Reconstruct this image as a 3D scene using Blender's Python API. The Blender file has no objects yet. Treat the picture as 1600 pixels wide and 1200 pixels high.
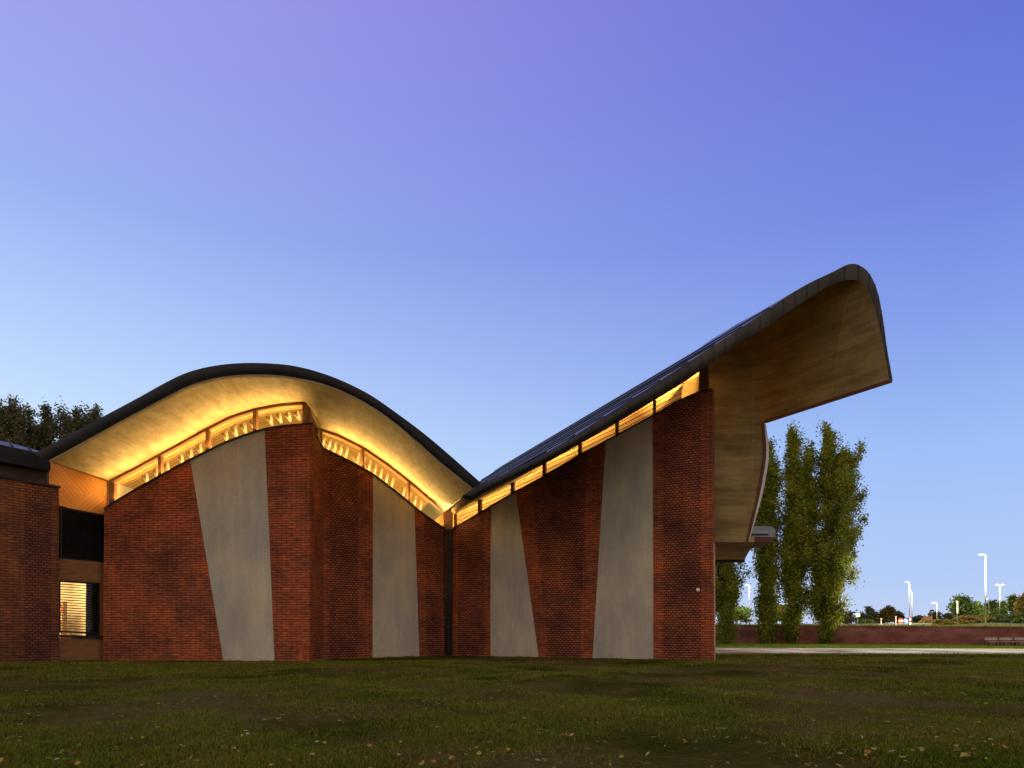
import bpy, bmesh, math, random
import numpy as np
from mathutils import Vector
R = math.radians
rng = np.random.default_rng(7)
random.seed(7)
SC = bpy.context.scene
COL = SC.collection

# ------------------------------------------------------------------ camera
CAM_H = 1.4
F = 1600 * 24.0 / 36.0            # focal length in photo pixels
HZ = 985.0                        # horizon row of the photo
cam = bpy.data.cameras.new("camera"); camo = bpy.data.objects.new("camera", cam); COL.objects.link(camo)
camo.location = (0, 0, CAM_H); camo.rotation_euler = (R(90), 0, 0)
cam.lens = 24.0; cam.sensor_width = 36.0; cam.shift_y = (HZ - 600) / 1600.0
cam.clip_start = 0.1; cam.clip_end = 3000
SC.camera = camo

# ------------------------------------------------------------------ sky, sun, exposure
SUN_EL, SUN_ROT = R(1.0), R(-62)
w = bpy.data.worlds.new("World"); SC.world = w; w.use_nodes = True
nt = w.node_tree; nt.nodes.clear()
def N(nt, typ, **kw):
    n = nt.nodes.new(typ)
    for k, v in kw.items():
        if k == 'inp':
            for kk, vv in v.items(): n.inputs[kk].default_value = vv
        else: setattr(n, k, v)
    return n
def srgb(r, g, b):
    f = lambda c: (c / 255 / 12.92) if c / 255 <= 0.04045 else ((c / 255 + 0.055) / 1.055) ** 2.4
    return (f(r), f(g), f(b), 1)
def ramp(nt, stops, interp='LINEAR'):
    n = nt.nodes.new('ShaderNodeValToRGB'); n.color_ramp.interpolation = interp
    e = n.color_ramp.elements
    e[0].position, e[0].color = stops[0]; e[1].position, e[1].color = stops[-1]
    for p, c in stops[1:-1]:
        x = e.new(p); x.color = c
    return n
tc = N(nt, 'ShaderNodeTexCoord'); sep = N(nt, 'ShaderNodeSeparateXYZ')
nt.links.new(tc.outputs['Generated'], sep.inputs[0])
# clear dusk sky: colour by height, one ramp for the sunset side and one for the far side
ra = ramp(nt, [(0.0, srgb(214, 222, 246)), (0.06, srgb(210, 232, 252)), (0.24, srgb(206, 230, 255)), (0.36, srgb(182, 208, 252)),
               (0.48, srgb(160, 180, 244)), (0.60, srgb(164, 168, 242)), (0.70, srgb(172, 164, 240)), (1.0, srgb(120, 116, 205))])
rb = ramp(nt, [(0.0, srgb(198, 212, 243)), (0.06, srgb(181, 205, 246)), (0.22, srgb(158, 192, 247)), (0.36, srgb(132, 160, 234)),
               (0.48, srgb(113, 135, 222)), (0.60, srgb(101, 116, 212)), (0.70, srgb(90, 100, 203)), (1.0, srgb(58, 62, 155))])
for r_ in (ra, rb): nt.links.new(sep.outputs['Z'], r_.inputs['Fac'])
# azimuth factor: 0 at the sunset side (left), 1 to the right
az = N(nt, 'ShaderNodeMapRange', inp={'From Min': -0.62, 'From Max': 0.50}); az.interpolation_type = 'LINEAR'
nt.links.new(sep.outputs['X'], az.inputs['Value'])
mx = N(nt, 'ShaderNodeMixRGB'); nt.links.new(az.outputs[0], mx.inputs['Fac'])
nt.links.new(ra.outputs[0], mx.inputs[1]); nt.links.new(rb.outputs[0], mx.inputs[2])
# eastern sky behind the camera: pinkish fill, brightness added to light facade and lawn
bk = N(nt, 'ShaderNodeMapRange', inp={'From Min': 0.15, 'From Max': -0.35}); nt.links.new(sep.outputs['Y'], bk.inputs['Value'])
east_fill = N(nt, 'ShaderNodeMixRGB', blend_type='MIX'); nt.links.new(bk.outputs[0], east_fill.inputs['Fac'])
nt.links.new(mx.outputs[0], east_fill.inputs[1]); east_fill.inputs[2].default_value = (0.92, 0.74, 0.60, 1)
sky = N(nt, 'ShaderNodeTexSky', sky_type='NISHITA'); sky.sun_disc = False
sky.sun_elevation = SUN_EL; sky.sun_rotation = SUN_ROT; sky.ozone_density = 6.0
b1 = N(nt, 'ShaderNodeBackground', inp={'Strength': 1.0}); nt.links.new(east_fill.outputs[0], b1.inputs[0])
b2 = N(nt, 'ShaderNodeBackground', inp={'Strength': 0.01}); nt.links.new(sky.outputs[0], b2.inputs[0])
ad = N(nt, 'ShaderNodeAddShader'); out = N(nt, 'ShaderNodeOutputWorld')
nt.links.new(b1.outputs[0], ad.inputs[0]); nt.links.new(b2.outputs[0], ad.inputs[1]); nt.links.new(ad.outputs[0], out.inputs[0])
sl = bpy.data.lights.new("sun", 'SUN'); so = bpy.data.objects.new("sun", sl); COL.objects.link(so)
sl.energy = 0.06; sl.angle = R(20); sl.color = (1.0, 0.82, 0.66)
so.rotation_euler = (R(86), 0, R(62))
SC.view_settings.view_transform = 'Standard'; SC.view_settings.look = 'None'
SC.view_settings.exposure = 0.0; SC.view_settings.gamma = 1.0
SC.cycles.max_bounces = 6; SC.cycles.diffuse_bounces = 3; SC.cycles.transparent_max_bounces = 12
SC.cycles.sample_clamp_indirect = 4.0
SC.cycles.use_denoising = True

# ------------------------------------------------------------------ helpers
def P(x, y, D):
    """world point seen at photo pixel (x, y) at distance D in front of the camera"""
    return Vector(((x - 800) / F * D, D, CAM_H + (HZ - y) / F * D))
def tag(o, label=None, cat=None, group=None, kind=None):
    if label: o['label'] = label
    if cat: o['category'] = cat
    if group: o['group'] = group
    if kind: o['kind'] = kind
    return o
def empty(name, loc, label, cat, group=None):
    o = bpy.data.objects.new(name, None); COL.objects.link(o); o.location = loc
    o.empty_display_size = 0.5
    return tag(o, label, cat, group)
def link(name, me, mats, parent=None):
    o = bpy.data.objects.new(name, me); COL.objects.link(o)
    for m in (mats if isinstance(mats, (list, tuple)) else [mats]):
        if m: me.materials.append(m)
    if parent:
        o.parent = parent
        base = parent
        loc = Vector((0, 0, 0))
        while base: loc += base.location; base = base.parent
        o.location = -loc if o.location == Vector((0, 0, 0)) else o.location
        # parents sit unrotated, so children keep world coordinates
        if parent.parent: o.location = (0, 0, 0)
        else: o.location = -parent.location
    return o
class MB:
    """collects faces (with uv and material index) for ONE mesh object"""
    def __init__(s): s.v = []; s.f = []; s.uv = []; s.mi = []; s.sm = []
    def face(s, pts, uvs=None, mi=0, smooth=False):
        i = len(s.v); s.v += [tuple(p) for p in pts]; s.f.append(tuple(range(i, i + len(pts))))
        s.uv.append(uvs if uvs else [(p[0], p[2]) for p in pts]); s.mi.append(mi); s.sm.append(smooth)
    def grid(s, rows, uvrows=None, mi=0, smooth=True, flip=False):
        i = len(s.v); nr, nc = len(rows), len(rows[0])
        for r in rows: s.v += [tuple(p) for p in r]
        for a in range(nr - 1):
            for b in range(nc - 1):
                q = [(a, b), (a, b + 1), (a + 1, b + 1), (a + 1, b)]
                if flip: q.reverse()
                s.f.append(tuple(i + u * nc + v for u, v in q))
                s.uv.append([uvrows[u][v] for u, v in q] if uvrows else [(u, v) for u, v in q])
                s.mi.append(mi); s.sm.append(smooth)
    def prism(s, pts, off, uvs=None, mi=0, side_mi=None):
        """solid: polygon pts swept by vector off"""
        q = [Vector(p) + off for p in pts]; n = len(pts)
        s.face(pts, uvs, mi); s.face(list(reversed(q)), list(reversed(uvs)) if uvs else None, mi)
        for k in range(n):
            k2 = (k + 1) % n
            L = (Vector(pts[k2]) - Vector(pts[k])).length; T = off.length
            u0 = uvs[k] if uvs else (0, 0); 
            s.face([pts[k], q[k], q[k2], pts[k2]], [(u0[0], u0[1]), (u0[0] + T, u0[1]), (u0[0] + T, u0[1] + L), (u0[0], u0[1] + L)], mi if side_mi is None else side_mi)
    def box(s, c, size, mi=0, rz=0.0):
        cx, cy, cz = c; hx, hy, hz = [k / 2 for k in size]; co, si = math.cos(rz), math.sin(rz)
        p = [Vector((cx + x * co - y * si, cy + x * si + y * co, cz + z)) for z in (-hz, hz) for x, y in ((-hx, -hy), (hx, -hy), (hx, hy), (-hx, hy))]
        for q in ((3, 2, 1, 0), (4, 5, 6, 7), (0, 1, 5, 4), (1, 2, 6, 5), (2, 3, 7, 6), (3, 0, 4, 7)):
            s.face([p[k] for k in q], None, mi)
    def tube(s, pts, rad, seg=8, mi=0, cap=True):
        pts = [Vector(p) for p in pts]; n = len(pts)
        rad = rad if isinstance(rad, (list, tuple)) else [rad] * n
        rings = []
        for k, p in enumerate(pts):
            d = (pts[min(k + 1, n - 1)] - pts[max(k - 1, 0)]).normalized()
            a = d.cross(Vector((0.13, 0.9, 0.31))); 
            if a.length < 1e-3: a = d.cross(Vector((1, 0, 0)))
            a.normalize(); b = d.cross(a)
            rings.append([p + (a * math.cos(t) + b * math.sin(t)) * rad[k] for t in [2 * math.pi * j / seg for j in range(seg + 1)]])
        L = 0; uv = []
        for k in range(n):
            if k: L += (pts[k] - pts[k - 1]).length
            uv.append([(j / seg, L) for j in range(seg + 1)])
        s.grid(rings, uv, mi)
        if cap:
            s.face(list(reversed(rings[0][:-1])), None, mi); s.face(rings[-1][:-1], None, mi)
    def build(s, name, mats, parent=None, merge=True):
        me = bpy.data.meshes.new(name); me.from_pydata(s.v, [], s.f)
        uvl = me.uv_layers.new(name='UVMap'); flat = [c for f in s.uv for uv in f for c in uv[:2]]
        uvl.data.foreach_set('uv', flat)
        me.polygons.foreach_set('material_index', s.mi); me.polygons.foreach_set('use_smooth', s.sm)
        if merge:
            bm = bmesh.new(); bm.from_mesh(me); bmesh.ops.remove_doubles(bm, verts=bm.verts, dist=0.0004)
            bm.to_mesh(me); bm.free()
        me.update()
        return link(name, me, mats, parent)

def interp(x, pts):
    pts = sorted(pts)
    return float(np.interp(x, [p[0] for p in pts], [p[1] for p in pts]))
def smooth_curve(pts, n):
    """Catmull-Rom resampling of a 2-D polyline to n points, even by length"""
    p = np.array(pts, float); q = np.vstack([2 * p[0] - p[1], p, 2 * p[-1] - p[-2]]); o = []
    for k in range(1, len(q) - 2):
        for t in np.linspace(0, 1, 12, endpoint=False):
            a, b, c, d = q[k - 1], q[k], q[k + 1], q[k + 2]
            o.append(0.5 * (2 * b + (c - a) * t + (2 * a - 5 * b + 4 * c - d) * t * t + (3 * b - a - 3 * c + d) * t ** 3))
    o.append(p[-1]); o = np.array(o); L = np.r_[0, np.cumsum(np.linalg.norm(np.diff(o, axis=0), axis=1))]
    t = np.linspace(0, L[-1], n)
    return np.c_[np.interp(t, L, o[:, 0]), np.interp(t, L, o[:, 1])]

# ------------------------------------------------------------------ materials
def mat(name, rough=0.8, metal=0.0, spec=0.3):
    m = bpy.data.materials.new(name); m.use_nodes = True; t = m.node_tree
    b = t.nodes['Principled BSDF']; b.inputs['Roughness'].default_value = rough
    b.inputs['Metallic'].default_value = metal; b.inputs['Specular IOR Level'].default_value = spec
    return m, t, b
def noise_mat(name, c1, c2, scale=3.0, rough=0.8, metal=0.0, bump=0.1, detail=6, stretch=(1, 1, 1), c3=None, spec=0.3, bscale=None, coord='Object', lo=0.35, hi=0.65):
    m, t, b = mat(name, rough, metal, spec)
    tc = N(t, 'ShaderNodeTexCoord'); mp = N(t, 'ShaderNodeMapping'); mp.inputs['Scale'].default_value = stretch
    t.links.new(tc.outputs[coord], mp.inputs[0])
    n = N(t, 'ShaderNodeTexNoise', inp={'Scale': scale, 'Detail': detail, 'Roughness': 0.6}); t.links.new(mp.outputs[0], n.inputs['Vector'])
    st = [(lo, (*c1, 1)), (hi, (*c2, 1))]
    if c3: st = [(lo, (*c1, 1)), ((lo + hi) / 2, (*c2, 1)), (hi, (*c3, 1))]
    r = ramp(t, st); t.links.new(n.outputs['Fac'], r.inputs['Fac']); t.links.new(r.outputs[0], b.inputs['Base Color'])
    if bump:
        n2 = N(t, 'ShaderNodeTexNoise', inp={'Scale': bscale or scale * 6, 'Detail': 5}); t.links.new(mp.outputs[0], n2.inputs['Vector'])
        bp = N(t, 'ShaderNodeBump', inp={'Strength': bump, 'Distance': 0.02}); t.links.new(n2.outputs['Fac'], bp.inputs['Height'])
        t.links.new(bp.outputs[0], b.inputs['Normal'])
    return m
def brick_mat(name, bw, rh, mortar, bumpd, tint=(1, 1, 1)):
    m, t, b = mat(name, 0.85, 0, 0.2)
    uv = N(t, 'ShaderNodeUVMap'); br = N(t, 'ShaderNodeTexBrick'); br.offset = 0.5
    t.links.new(uv.outputs[0], br.inputs['Vector'])
    for k, v in {'Scale': 1.0, 'Brick Width': bw, 'Row Height': rh, 'Mortar Size': mortar, 'Mortar Smooth': 0.25, 'Bias': 0.0}.items(): br.inputs[k].default_value = v
    br.inputs['Color1'].default_value = (0.42 * tint[0], 0.125 * tint[1], 0.054 * tint[2], 1); br.inputs['Color2'].default_value = (0.28 * tint[0], 0.084 * tint[1], 0.045 * tint[2], 1)
    br.inputs['Mortar'].default_value = (0.075, 0.034, 0.027, 1)
    # blotches of paler, darker and violet brick mixed with painted patches of light, and soft streaks of old water runs
    n1 = N(t, 'ShaderNodeTexNoise', inp={'Scale': 0.36, 'Detail': 8, 'Roughness': 0.66}); t.links.new(uv.outputs[0], n1.inputs['Vector'])
    r1 = ramp(t, [(0.33, (0.36, 0.38, 0.50, 1)), (0.46, (0.74, 0.74, 0.80, 1)), (0.56, (1.10, 0.98, 0.86, 1)), (0.68, (1.55, 1.30, 0.95, 1))])
    t.links.new(n1.outputs['Fac'], r1.inputs['Fac'])
    mp = N(t, 'ShaderNodeMapping'); mp.inputs['Scale'].default_value = (2.0, 9.2, 1); t.links.new(uv.outputs[0], mp.inputs[0])
    n2 = N(t, 'ShaderNodeTexNoise', inp={'Scale': 1.6, 'Detail': 3}); t.links.new(mp.outputs[0], n2.inputs['Vector'])
    r2 = ramp(t, [(0.34, (0.62, 0.62, 0.70, 1)), (0.64, (1.22, 1.14, 1.06, 1))]); t.links.new(n2.outputs['Fac'], r2.inputs['Fac'])
    m1 = N(t, 'ShaderNodeMixRGB', blend_type='MULTIPLY'); m1.inputs[0].default_value = 1
    t.links.new(br.outputs['Color'], m1.inputs[1]); t.links.new(r1.outputs[0], m1.inputs[2])
    m2 = N(t, 'ShaderNodeMixRGB', blend_type='MULTIPLY'); m2.inputs[0].default_value = 1
    t.links.new(m1.outputs[0], m2.inputs[1]); t.links.new(r2.outputs[0], m2.inputs[2])
    t.links.new(m2.outputs[0], b.inputs['Base Color'])
    inv = N(t, 'ShaderNodeMath', operation='SUBTRACT'); inv.inputs[0].default_value = 1; t.links.new(br.outputs['Fac'], inv.inputs[1])
    h = N(t, 'ShaderNodeMath', operation='MULTIPLY_ADD'); h.inputs[1].default_value = 0.35; t.links.new(n2.outputs['Fac'], h.inputs[0]); t.links.new(inv.outputs[0], h.inputs[2])
    bp = N(t, 'ShaderNodeBump', inp={'Strength': 1.0, 'Distance': bumpd}); t.links.new(h.outputs[0], bp.inputs['Height']); t.links.new(bp.outputs[0], b.inputs['Normal'])
    return m
M = {}
M['brick'] = brick_mat('brick_running_bond', 0.46, 0.112, 0.016, 0.016)
M['brick_dots'] = brick_mat('brick_projecting_headers', 0.21, 0.112, 0.028, 0.038)
M['wing_brick_shaded'] = brick_mat('shaded_wing_brick_bond', 0.46, 0.112, 0.017, 0.025, (0.62, 0.80, 0.85))  # same brick tinted darker and browner: the wing's shade is put into the colour
M['wing_dots_shaded'] = brick_mat('shaded_wing_brick_headers', 0.21, 0.112, 0.030, 0.050, (0.66, 0.80, 0.85))
def panel_mat():
    m = noise_mat('smooth_cast_panel', (0.32, 0.315, 0.295), (0.395, 0.376, 0.332), 0.42, 0.75, 0, 0.05, 9, (1.5, 1.5, 0.8), c3=(0.51, 0.455, 0.355), bscale=9, lo=0.33, hi=0.69)
    t = m.node_tree; b = t.nodes['Principled BSDF']; base = b.inputs['Base Color'].links[0].from_socket
    tc = N(t, 'ShaderNodeTexCoord'); mp = N(t, 'ShaderNodeMapping'); mp.inputs['Scale'].default_value = (3.2, 3.2, 0.22); t.links.new(tc.outputs['Object'], mp.inputs[0])
    n = N(t, 'ShaderNodeTexNoise', inp={'Scale': 1.3, 'Detail': 7, 'Roughness': 0.65}); t.links.new(mp.outputs[0], n.inputs['Vector'])
    r = ramp(t, [(0.34, (0.90, 0.90, 0.915, 1)), (0.56, (1.0, 1.0, 1.0, 1)), (0.74, (1.07, 1.05, 1.0, 1))]); t.links.new(n.outputs['Fac'], r.inputs['Fac'])
    n2 = N(t, 'ShaderNodeTexNoise', inp={'Scale': 7.0, 'Detail': 8, 'Roughness': 0.75}); t.links.new(tc.outputs['Object'], n2.inputs['Vector'])
    r2 = ramp(t, [(0.3, (0.90, 0.90, 0.91, 1)), (0.7, (1.08, 1.07, 1.05, 1))]); t.links.new(n2.outputs['Fac'], r2.inputs['Fac'])
    m1 = N(t, 'ShaderNodeMixRGB', blend_type='MULTIPLY'); m1.inputs[0].default_value = 1; t.links.new(base, m1.inputs[1]); t.links.new(r.outputs[0], m1.inputs[2])
    m2 = N(t, 'ShaderNodeMixRGB', blend_type='MULTIPLY'); m2.inputs[0].default_value = 1; t.links.new(m1.outputs[0], m2.inputs[1]); t.links.new(r2.outputs[0], m2.inputs[2])
    t.links.new(m2.outputs[0], b.inputs['Base Color']); return m
M['panel'] = panel_mat()
M['zinc_dark'] = noise_mat('dark_zinc', (0.006, 0.006, 0.008), (0.010, 0.010, 0.012), 1.4, 0.6, 0.0, 0.05, 5, c3=(0.016, 0.014, 0.014), spec=0.2)
M['zinc'] = noise_mat('zinc_cladding', (0.014, 0.012, 0.012), (0.036, 0.032, 0.031), 0.7, 0.5, 0.1, 0.04, 5)
M['zinc_roof'] = noise_mat('zinc_roofing', (0.11, 0.125, 0.13), (0.16, 0.175, 0.18), 0.5, 0.42, 0.6, 0.03, 5)
M['zinc_pale'] = noise_mat('pale_flashing', (0.42, 0.43, 0.46), (0.55, 0.56, 0.58), 2, 0.45, 0.2, 0.02)
M['rust_trim'] = noise_mat('rust_red_trim', (0.085, 0.026, 0.016), (0.12, 0.036, 0.022), 3, 0.6, 0.1, 0.03)
M['frame'] = noise_mat('brown_timber_frame', (0.105, 0.045, 0.020), (0.15, 0.066, 0.028), 2.0, 0.55, 0, 0.05, 5, (1, 1, 6))
M['black'] = noise_mat('black_steel', (0.010, 0.010, 0.012), (0.020, 0.019, 0.020), 4, 0.45, 0.4, 0.03)
M['post'] = noise_mat('dark_bronze_steel', (0.030, 0.020, 0.016), (0.045, 0.028, 0.022), 4, 0.5, 0.3, 0.03)
M['strut'] = noise_mat('pale_timber_strut', (0.82, 0.76, 0.62), (0.86, 0.82, 0.70), 5, 0.6, 0, 0.02)
M['white'] = noise_mat('white_plastic', (0.72, 0.72, 0.70), (0.80, 0.80, 0.78), 8, 0.5, 0, 0.02)
M['plaster'] = noise_mat('warm_plaster', (0.62, 0.55, 0.42), (0.70, 0.62, 0.48), 2, 0.8, 0, 0.02)
M['concrete'] = noise_mat('fair_faced_concrete', (0.15, 0.115, 0.072), (0.23, 0.18, 0.115), 0.8, 0.8, 0, 0.1, 10, (1, 1, 1.6), c3=(0.27, 0.215, 0.145), bscale=14, lo=0.3, hi=0.7)
def board_mat(name, c1, c2, dark, step, along='v', rough=0.7, bumpd=0.012, contrast=0.5, jw=0.05, grain=(6, 0.5)):
    """boards running along one uv axis with a joint every step metres and a grain down each board"""
    m, t, b = mat(name, rough, 0, 0.25)
    uv = N(t, 'ShaderNodeUVMap'); sp = N(t, 'ShaderNodeSeparateXYZ'); t.links.new(uv.outputs[0], sp.inputs[0])
    q = N(t, 'ShaderNodeMath', operation='DIVIDE'); q.inputs[1].default_value = step
    t.links.new(sp.outputs['X' if along == 'v' else 'Y'], q.inputs[0])
    fr = N(t, 'ShaderNodeMath', operation='FRACT'); t.links.new(q.outputs[0], fr.inputs[0])
    fl = N(t, 'ShaderNodeMath', operation='FLOOR'); t.links.new(q.outputs[0], fl.inputs[0])
    wn = N(t, 'ShaderNodeTexWhiteNoise', noise_dimensions='1D'); t.links.new(fl.outputs[0], wn.inputs['W'])
    jr = ramp(t, [(0.0, (0, 0, 0, 1)), (jw, (1, 1, 1, 1)), (1 - jw, (1, 1, 1, 1)), (1.0, (0, 0, 0, 1))]); t.links.new(fr.outputs[0], jr.inputs['Fac'])
    mp = N(t, 'ShaderNodeMapping'); mp.inputs['Scale'].default_value = (*grain, 1) if along == 'v' else (grain[1], grain[0], 1); t.links.new(uv.outputs[0], mp.inputs[0])
    n = N(t, 'ShaderNodeTexNoise', inp={'Scale': 1.2, 'Detail': 8, 'Roughness': 0.65}); t.links.new(mp.outputs[0], n.inputs['Vector'])
    n3 = N(t, 'ShaderNodeTexNoise', inp={'Scale': 0.9, 'Detail': 9, 'Roughness': 0.7}); t.links.new(uv.outputs[0], n3.inputs['Vector'])
    s1 = N(t, 'ShaderNodeMath', operation='MULTIPLY_ADD'); s1.inputs[1].default_value = contrast * 0.5; t.links.new(wn.outputs['Value'], s1.inputs[0])
    s2 = N(t, 'ShaderNodeMath', operation='MULTIPLY_ADD'); s2.inputs[1].default_value = 0.8; t.links.new(n.outputs['Fac'], s2.inputs[0])
    s3 = N(t, 'ShaderNodeMath', operation='MULTIPLY'); s3.inputs[1].default_value = 0.5; t.links.new(n3.outputs['Fac'], s3.inputs[0])
    t.links.new(s3.outputs[0], s2.inputs[2]); t.links.new(s2.outputs[0], s1.inputs[2])
    cr = ramp(t, [(0.42, (*c1, 1)), (1.05, (*c2, 1))]); t.links.new(s1.outputs[0], cr.inputs['Fac'])
    mm = N(t, 'ShaderNodeMixRGB'); t.links.new(jr.outputs[0], mm.inputs[0]); mm.inputs[1].default_value = (*dark, 1); t.links.new(cr.outputs[0], mm.inputs[2])
    t.links.new(mm.outputs[0], b.inputs['Base Color'])
    hh = N(t, 'ShaderNodeMath', operation='MULTIPLY_ADD'); hh.inputs[1].default_value = 0.4; t.links.new(n.outputs['Fac'], hh.inputs[0]); t.links.new(jr.outputs[0], hh.inputs[2])
    bp = N(t, 'ShaderNodeBump', inp={'Strength': 0.8, 'Distance': bumpd}); t.links.new(hh.outputs[0], bp.inputs['Height']); t.links.new(bp.outputs[0], b.inputs['Normal'])
    return m
M['soffit'] = board_mat('board_marked_concrete', (0.17, 0.125, 0.070), (0.54, 0.44, 0.29), (0.22, 0.17, 0.11), 2.6, 'v', contrast=0.08, bumpd=0.004, jw=0.012, grain=(2.2, 0.9))
def canopy_mat():
    m, t, b = mat('canopy_board_marked_concrete', 0.8, 0, 0.2)
    tc = N(t, 'ShaderNodeTexCoord'); mp = N(t, 'ShaderNodeMapping'); mp.inputs['Rotation'].default_value = (0, R(24), 0); mp.inputs['Scale'].default_value = (0.35, 0.35, 2.6)
    t.links.new(tc.outputs['Object'], mp.inputs[0])
    n1 = N(t, 'ShaderNodeTexNoise', inp={'Scale': 1.3, 'Detail': 9, 'Roughness': 0.68}); t.links.new(mp.outputs[0], n1.inputs['Vector'])
    n2 = N(t, 'ShaderNodeTexNoise', inp={'Scale': 0.38, 'Detail': 9, 'Roughness': 0.66}); t.links.new(tc.outputs['Object'], n2.inputs['Vector'])
    ad = N(t, 'ShaderNodeMath', operation='ADD'); t.links.new(n1.outputs['Fac'], ad.inputs[0]); t.links.new(n2.outputs['Fac'], ad.inputs[1])
    r = ramp(t, [(0.0, (0.06, 0.038, 0.014, 1)), (0.42, (0.155, 0.112, 0.046, 1)), (0.56, (0.27, 0.20, 0.09, 1)), (0.75, (0.37, 0.285, 0.145, 1))])
    hv = N(t, 'ShaderNodeMath', operation='MULTIPLY'); hv.inputs[1].default_value = 0.5; t.links.new(ad.outputs[0], hv.inputs[0]); t.links.new(hv.outputs[0], r.inputs['Fac'])
    sp = N(t, 'ShaderNodeSeparateXYZ'); t.links.new(tc.outputs['Object'], sp.inputs[0]); cb = N(t, 'ShaderNodeCombineXYZ'); t.links.new(sp.outputs['X'], cb.inputs['X']); t.links.new(sp.outputs['Z'], cb.inputs['Y'])
    br = N(t, 'ShaderNodeTexBrick', inp={'Scale': 1.0, 'Brick Width': 2.4, 'Row Height': 1.25, 'Mortar Size': 0.018, 'Mortar Smooth': 0.6}); br.offset = 0.0; t.links.new(cb.outputs[0], br.inputs['Vector'])
    br.inputs['Color1'].default_value = (0.92, 0.92, 0.92, 1); br.inputs['Color2'].default_value = (1.06, 1.06, 1.06, 1); br.inputs['Mortar'].default_value = (1.32, 1.3, 1.25, 1)
    mm = N(t, 'ShaderNodeMixRGB', blend_type='MULTIPLY'); mm.inputs[0].default_value = 1; t.links.new(r.outputs[0], mm.inputs[1]); t.links.new(br.outputs['Color'], mm.inputs[2]); t.links.new(mm.outputs[0], b.inputs['Base Color'])
    bp = N(t, 'ShaderNodeBump', inp={'Strength': 0.4, 'Distance': 0.02}); t.links.new(n1.outputs['Fac'], bp.inputs['Height']); t.links.new(bp.outputs[0], b.inputs['Normal'])
    return m
M['canopy'] = canopy_mat()
M['slats'] = board_mat('timber_slat_ceiling', (0.22, 0.13, 0.048), (0.38, 0.25, 0.105), (0.09, 0.05, 0.018), 0.30, 'u', bumpd=0.06, jw=0.16)
M['slats_wide'] = board_mat('wide_slat_ceiling', (0.34, 0.21, 0.085), (0.70, 0.49, 0.23), (0.10, 0.05, 0.018), 0.62, 'u', bumpd=0.08, jw=0.22, contrast=0.8)
M['timber'] = board_mat('larch_boards', (0.50, 0.19, 0.045), (0.72, 0.31, 0.085), (0.16, 0.055, 0.015), 0.16, 'v')
M['timber_flat'] = noise_mat('larch_plywood', (0.16, 0.075, 0.030), (0.235, 0.110, 0.042), 2.2, 0.6, 0, 0.05, 6, (1, 1, 4))
def glass_mat():
    m = bpy.data.materials.new('clear_glass'); m.use_nodes = True; t = m.node_tree; t.nodes.clear()
    o = N(t, 'ShaderNodeOutputMaterial'); tr = N(t, 'ShaderNodeBsdfTransparent'); tr.inputs[0].default_value = (0.93, 0.95, 0.93, 1)
    gl = N(t, 'ShaderNodeBsdfGlossy'); gl.inputs['Roughness'].default_value = 0.02
    fr = N(t, 'ShaderNodeFresnel', inp={'IOR': 1.45}); mx = N(t, 'ShaderNodeMixShader')
    t.links.new(fr.outputs[0], mx.inputs[0]); t.links.new(tr.outputs[0], mx.inputs[1]); t.links.new(gl.outputs[0], mx.inputs[2]); t.links.new(mx.outputs[0], o.inputs[0])
    return m
M['glass'] = glass_mat()
def emit_mat(name, col, s):
    m, t, b = mat(name, 0.4); b.inputs['Base Color'].default_value = (*col, 1)
    b.inputs['Emission Color'].default_value = (*col, 1); b.inputs['Emission Strength'].default_value = s
    return m
M['lamp'] = emit_mat('lamp_glass_lit', (1.0, 0.93, 0.72), 14)

def leaf_mat(name, cols, scale=0.7, transl=0.45):
    """foliage: colour varies from leaf to leaf and from spray to spray"""
    m = bpy.data.materials.new(name); m.use_nodes = True; t = m.node_tree
    b = t.nodes['Principled BSDF']; b.inputs['Roughness'].default_value = 0.6; b.inputs['Specular IOR Level'].default_value = 0.04
    g = N(t, 'ShaderNodeNewGeometry'); n = N(t, 'ShaderNodeTexNoise', inp={'Scale': scale, 'Detail': 4}); t.links.new(g.outputs['Position'], n.inputs['Vector'])
    s = N(t, 'ShaderNodeMath', operation='MULTIPLY_ADD'); s.inputs[1].default_value = 0.5
    t.links.new(g.outputs['Random Per Island'], s.inputs[0])
    s2 = N(t, 'ShaderNodeMath', operation='MULTIPLY'); s2.inputs[1].default_value = 0.8; t.links.new(n.outputs['Fac'], s2.inputs[0]); t.links.new(s2.outputs[0], s.inputs[2])
    k = len(cols); r = ramp(t, [(0.25 + 0.65 * i / (k - 1), (*c, 1)) for i, c in enumerate(cols)]); t.links.new(s.outputs[0], r.inputs['Fac'])
    t.links.new(r.outputs[0], b.inputs['Base Color'])
    tr = N(t, 'ShaderNodeBsdfTranslucent'); t.links.new(r.outputs[0], tr.inputs[0])
    mx = N(t, 'ShaderNodeMixShader'); mx.inputs[0].default_value = transl
    t.links.new(b.outputs[0], mx.inputs[1]); t.links.new(tr.outputs[0], mx.inputs[2]); t.links.new(mx.outputs[0], t.nodes['Material Output'].inputs[0])
    return m
M['poplar'] = leaf_mat('poplar_leaves', [(0.060, 0.105, 0.020), (0.17, 0.23, 0.030), (0.30, 0.34, 0.045), (0.42, 0.38, 0.055)])
M['dark_leaf'] = leaf_mat('dark_tree_leaves', [(0.065, 0.078, 0.038), (0.14, 0.15, 0.075), (0.24, 0.22, 0.11)])
M['green_leaf'] = leaf_mat('green_shrub_leaves', [(0.035, 0.065, 0.018), (0.065, 0.110, 0.028), (0.12, 0.15, 0.040)])
M['gold_leaf'] = leaf_mat('autumn_shrub_leaves', [(0.09, 0.075, 0.020), (0.16, 0.12, 0.030), (0.22, 0.17, 0.045)])
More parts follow.
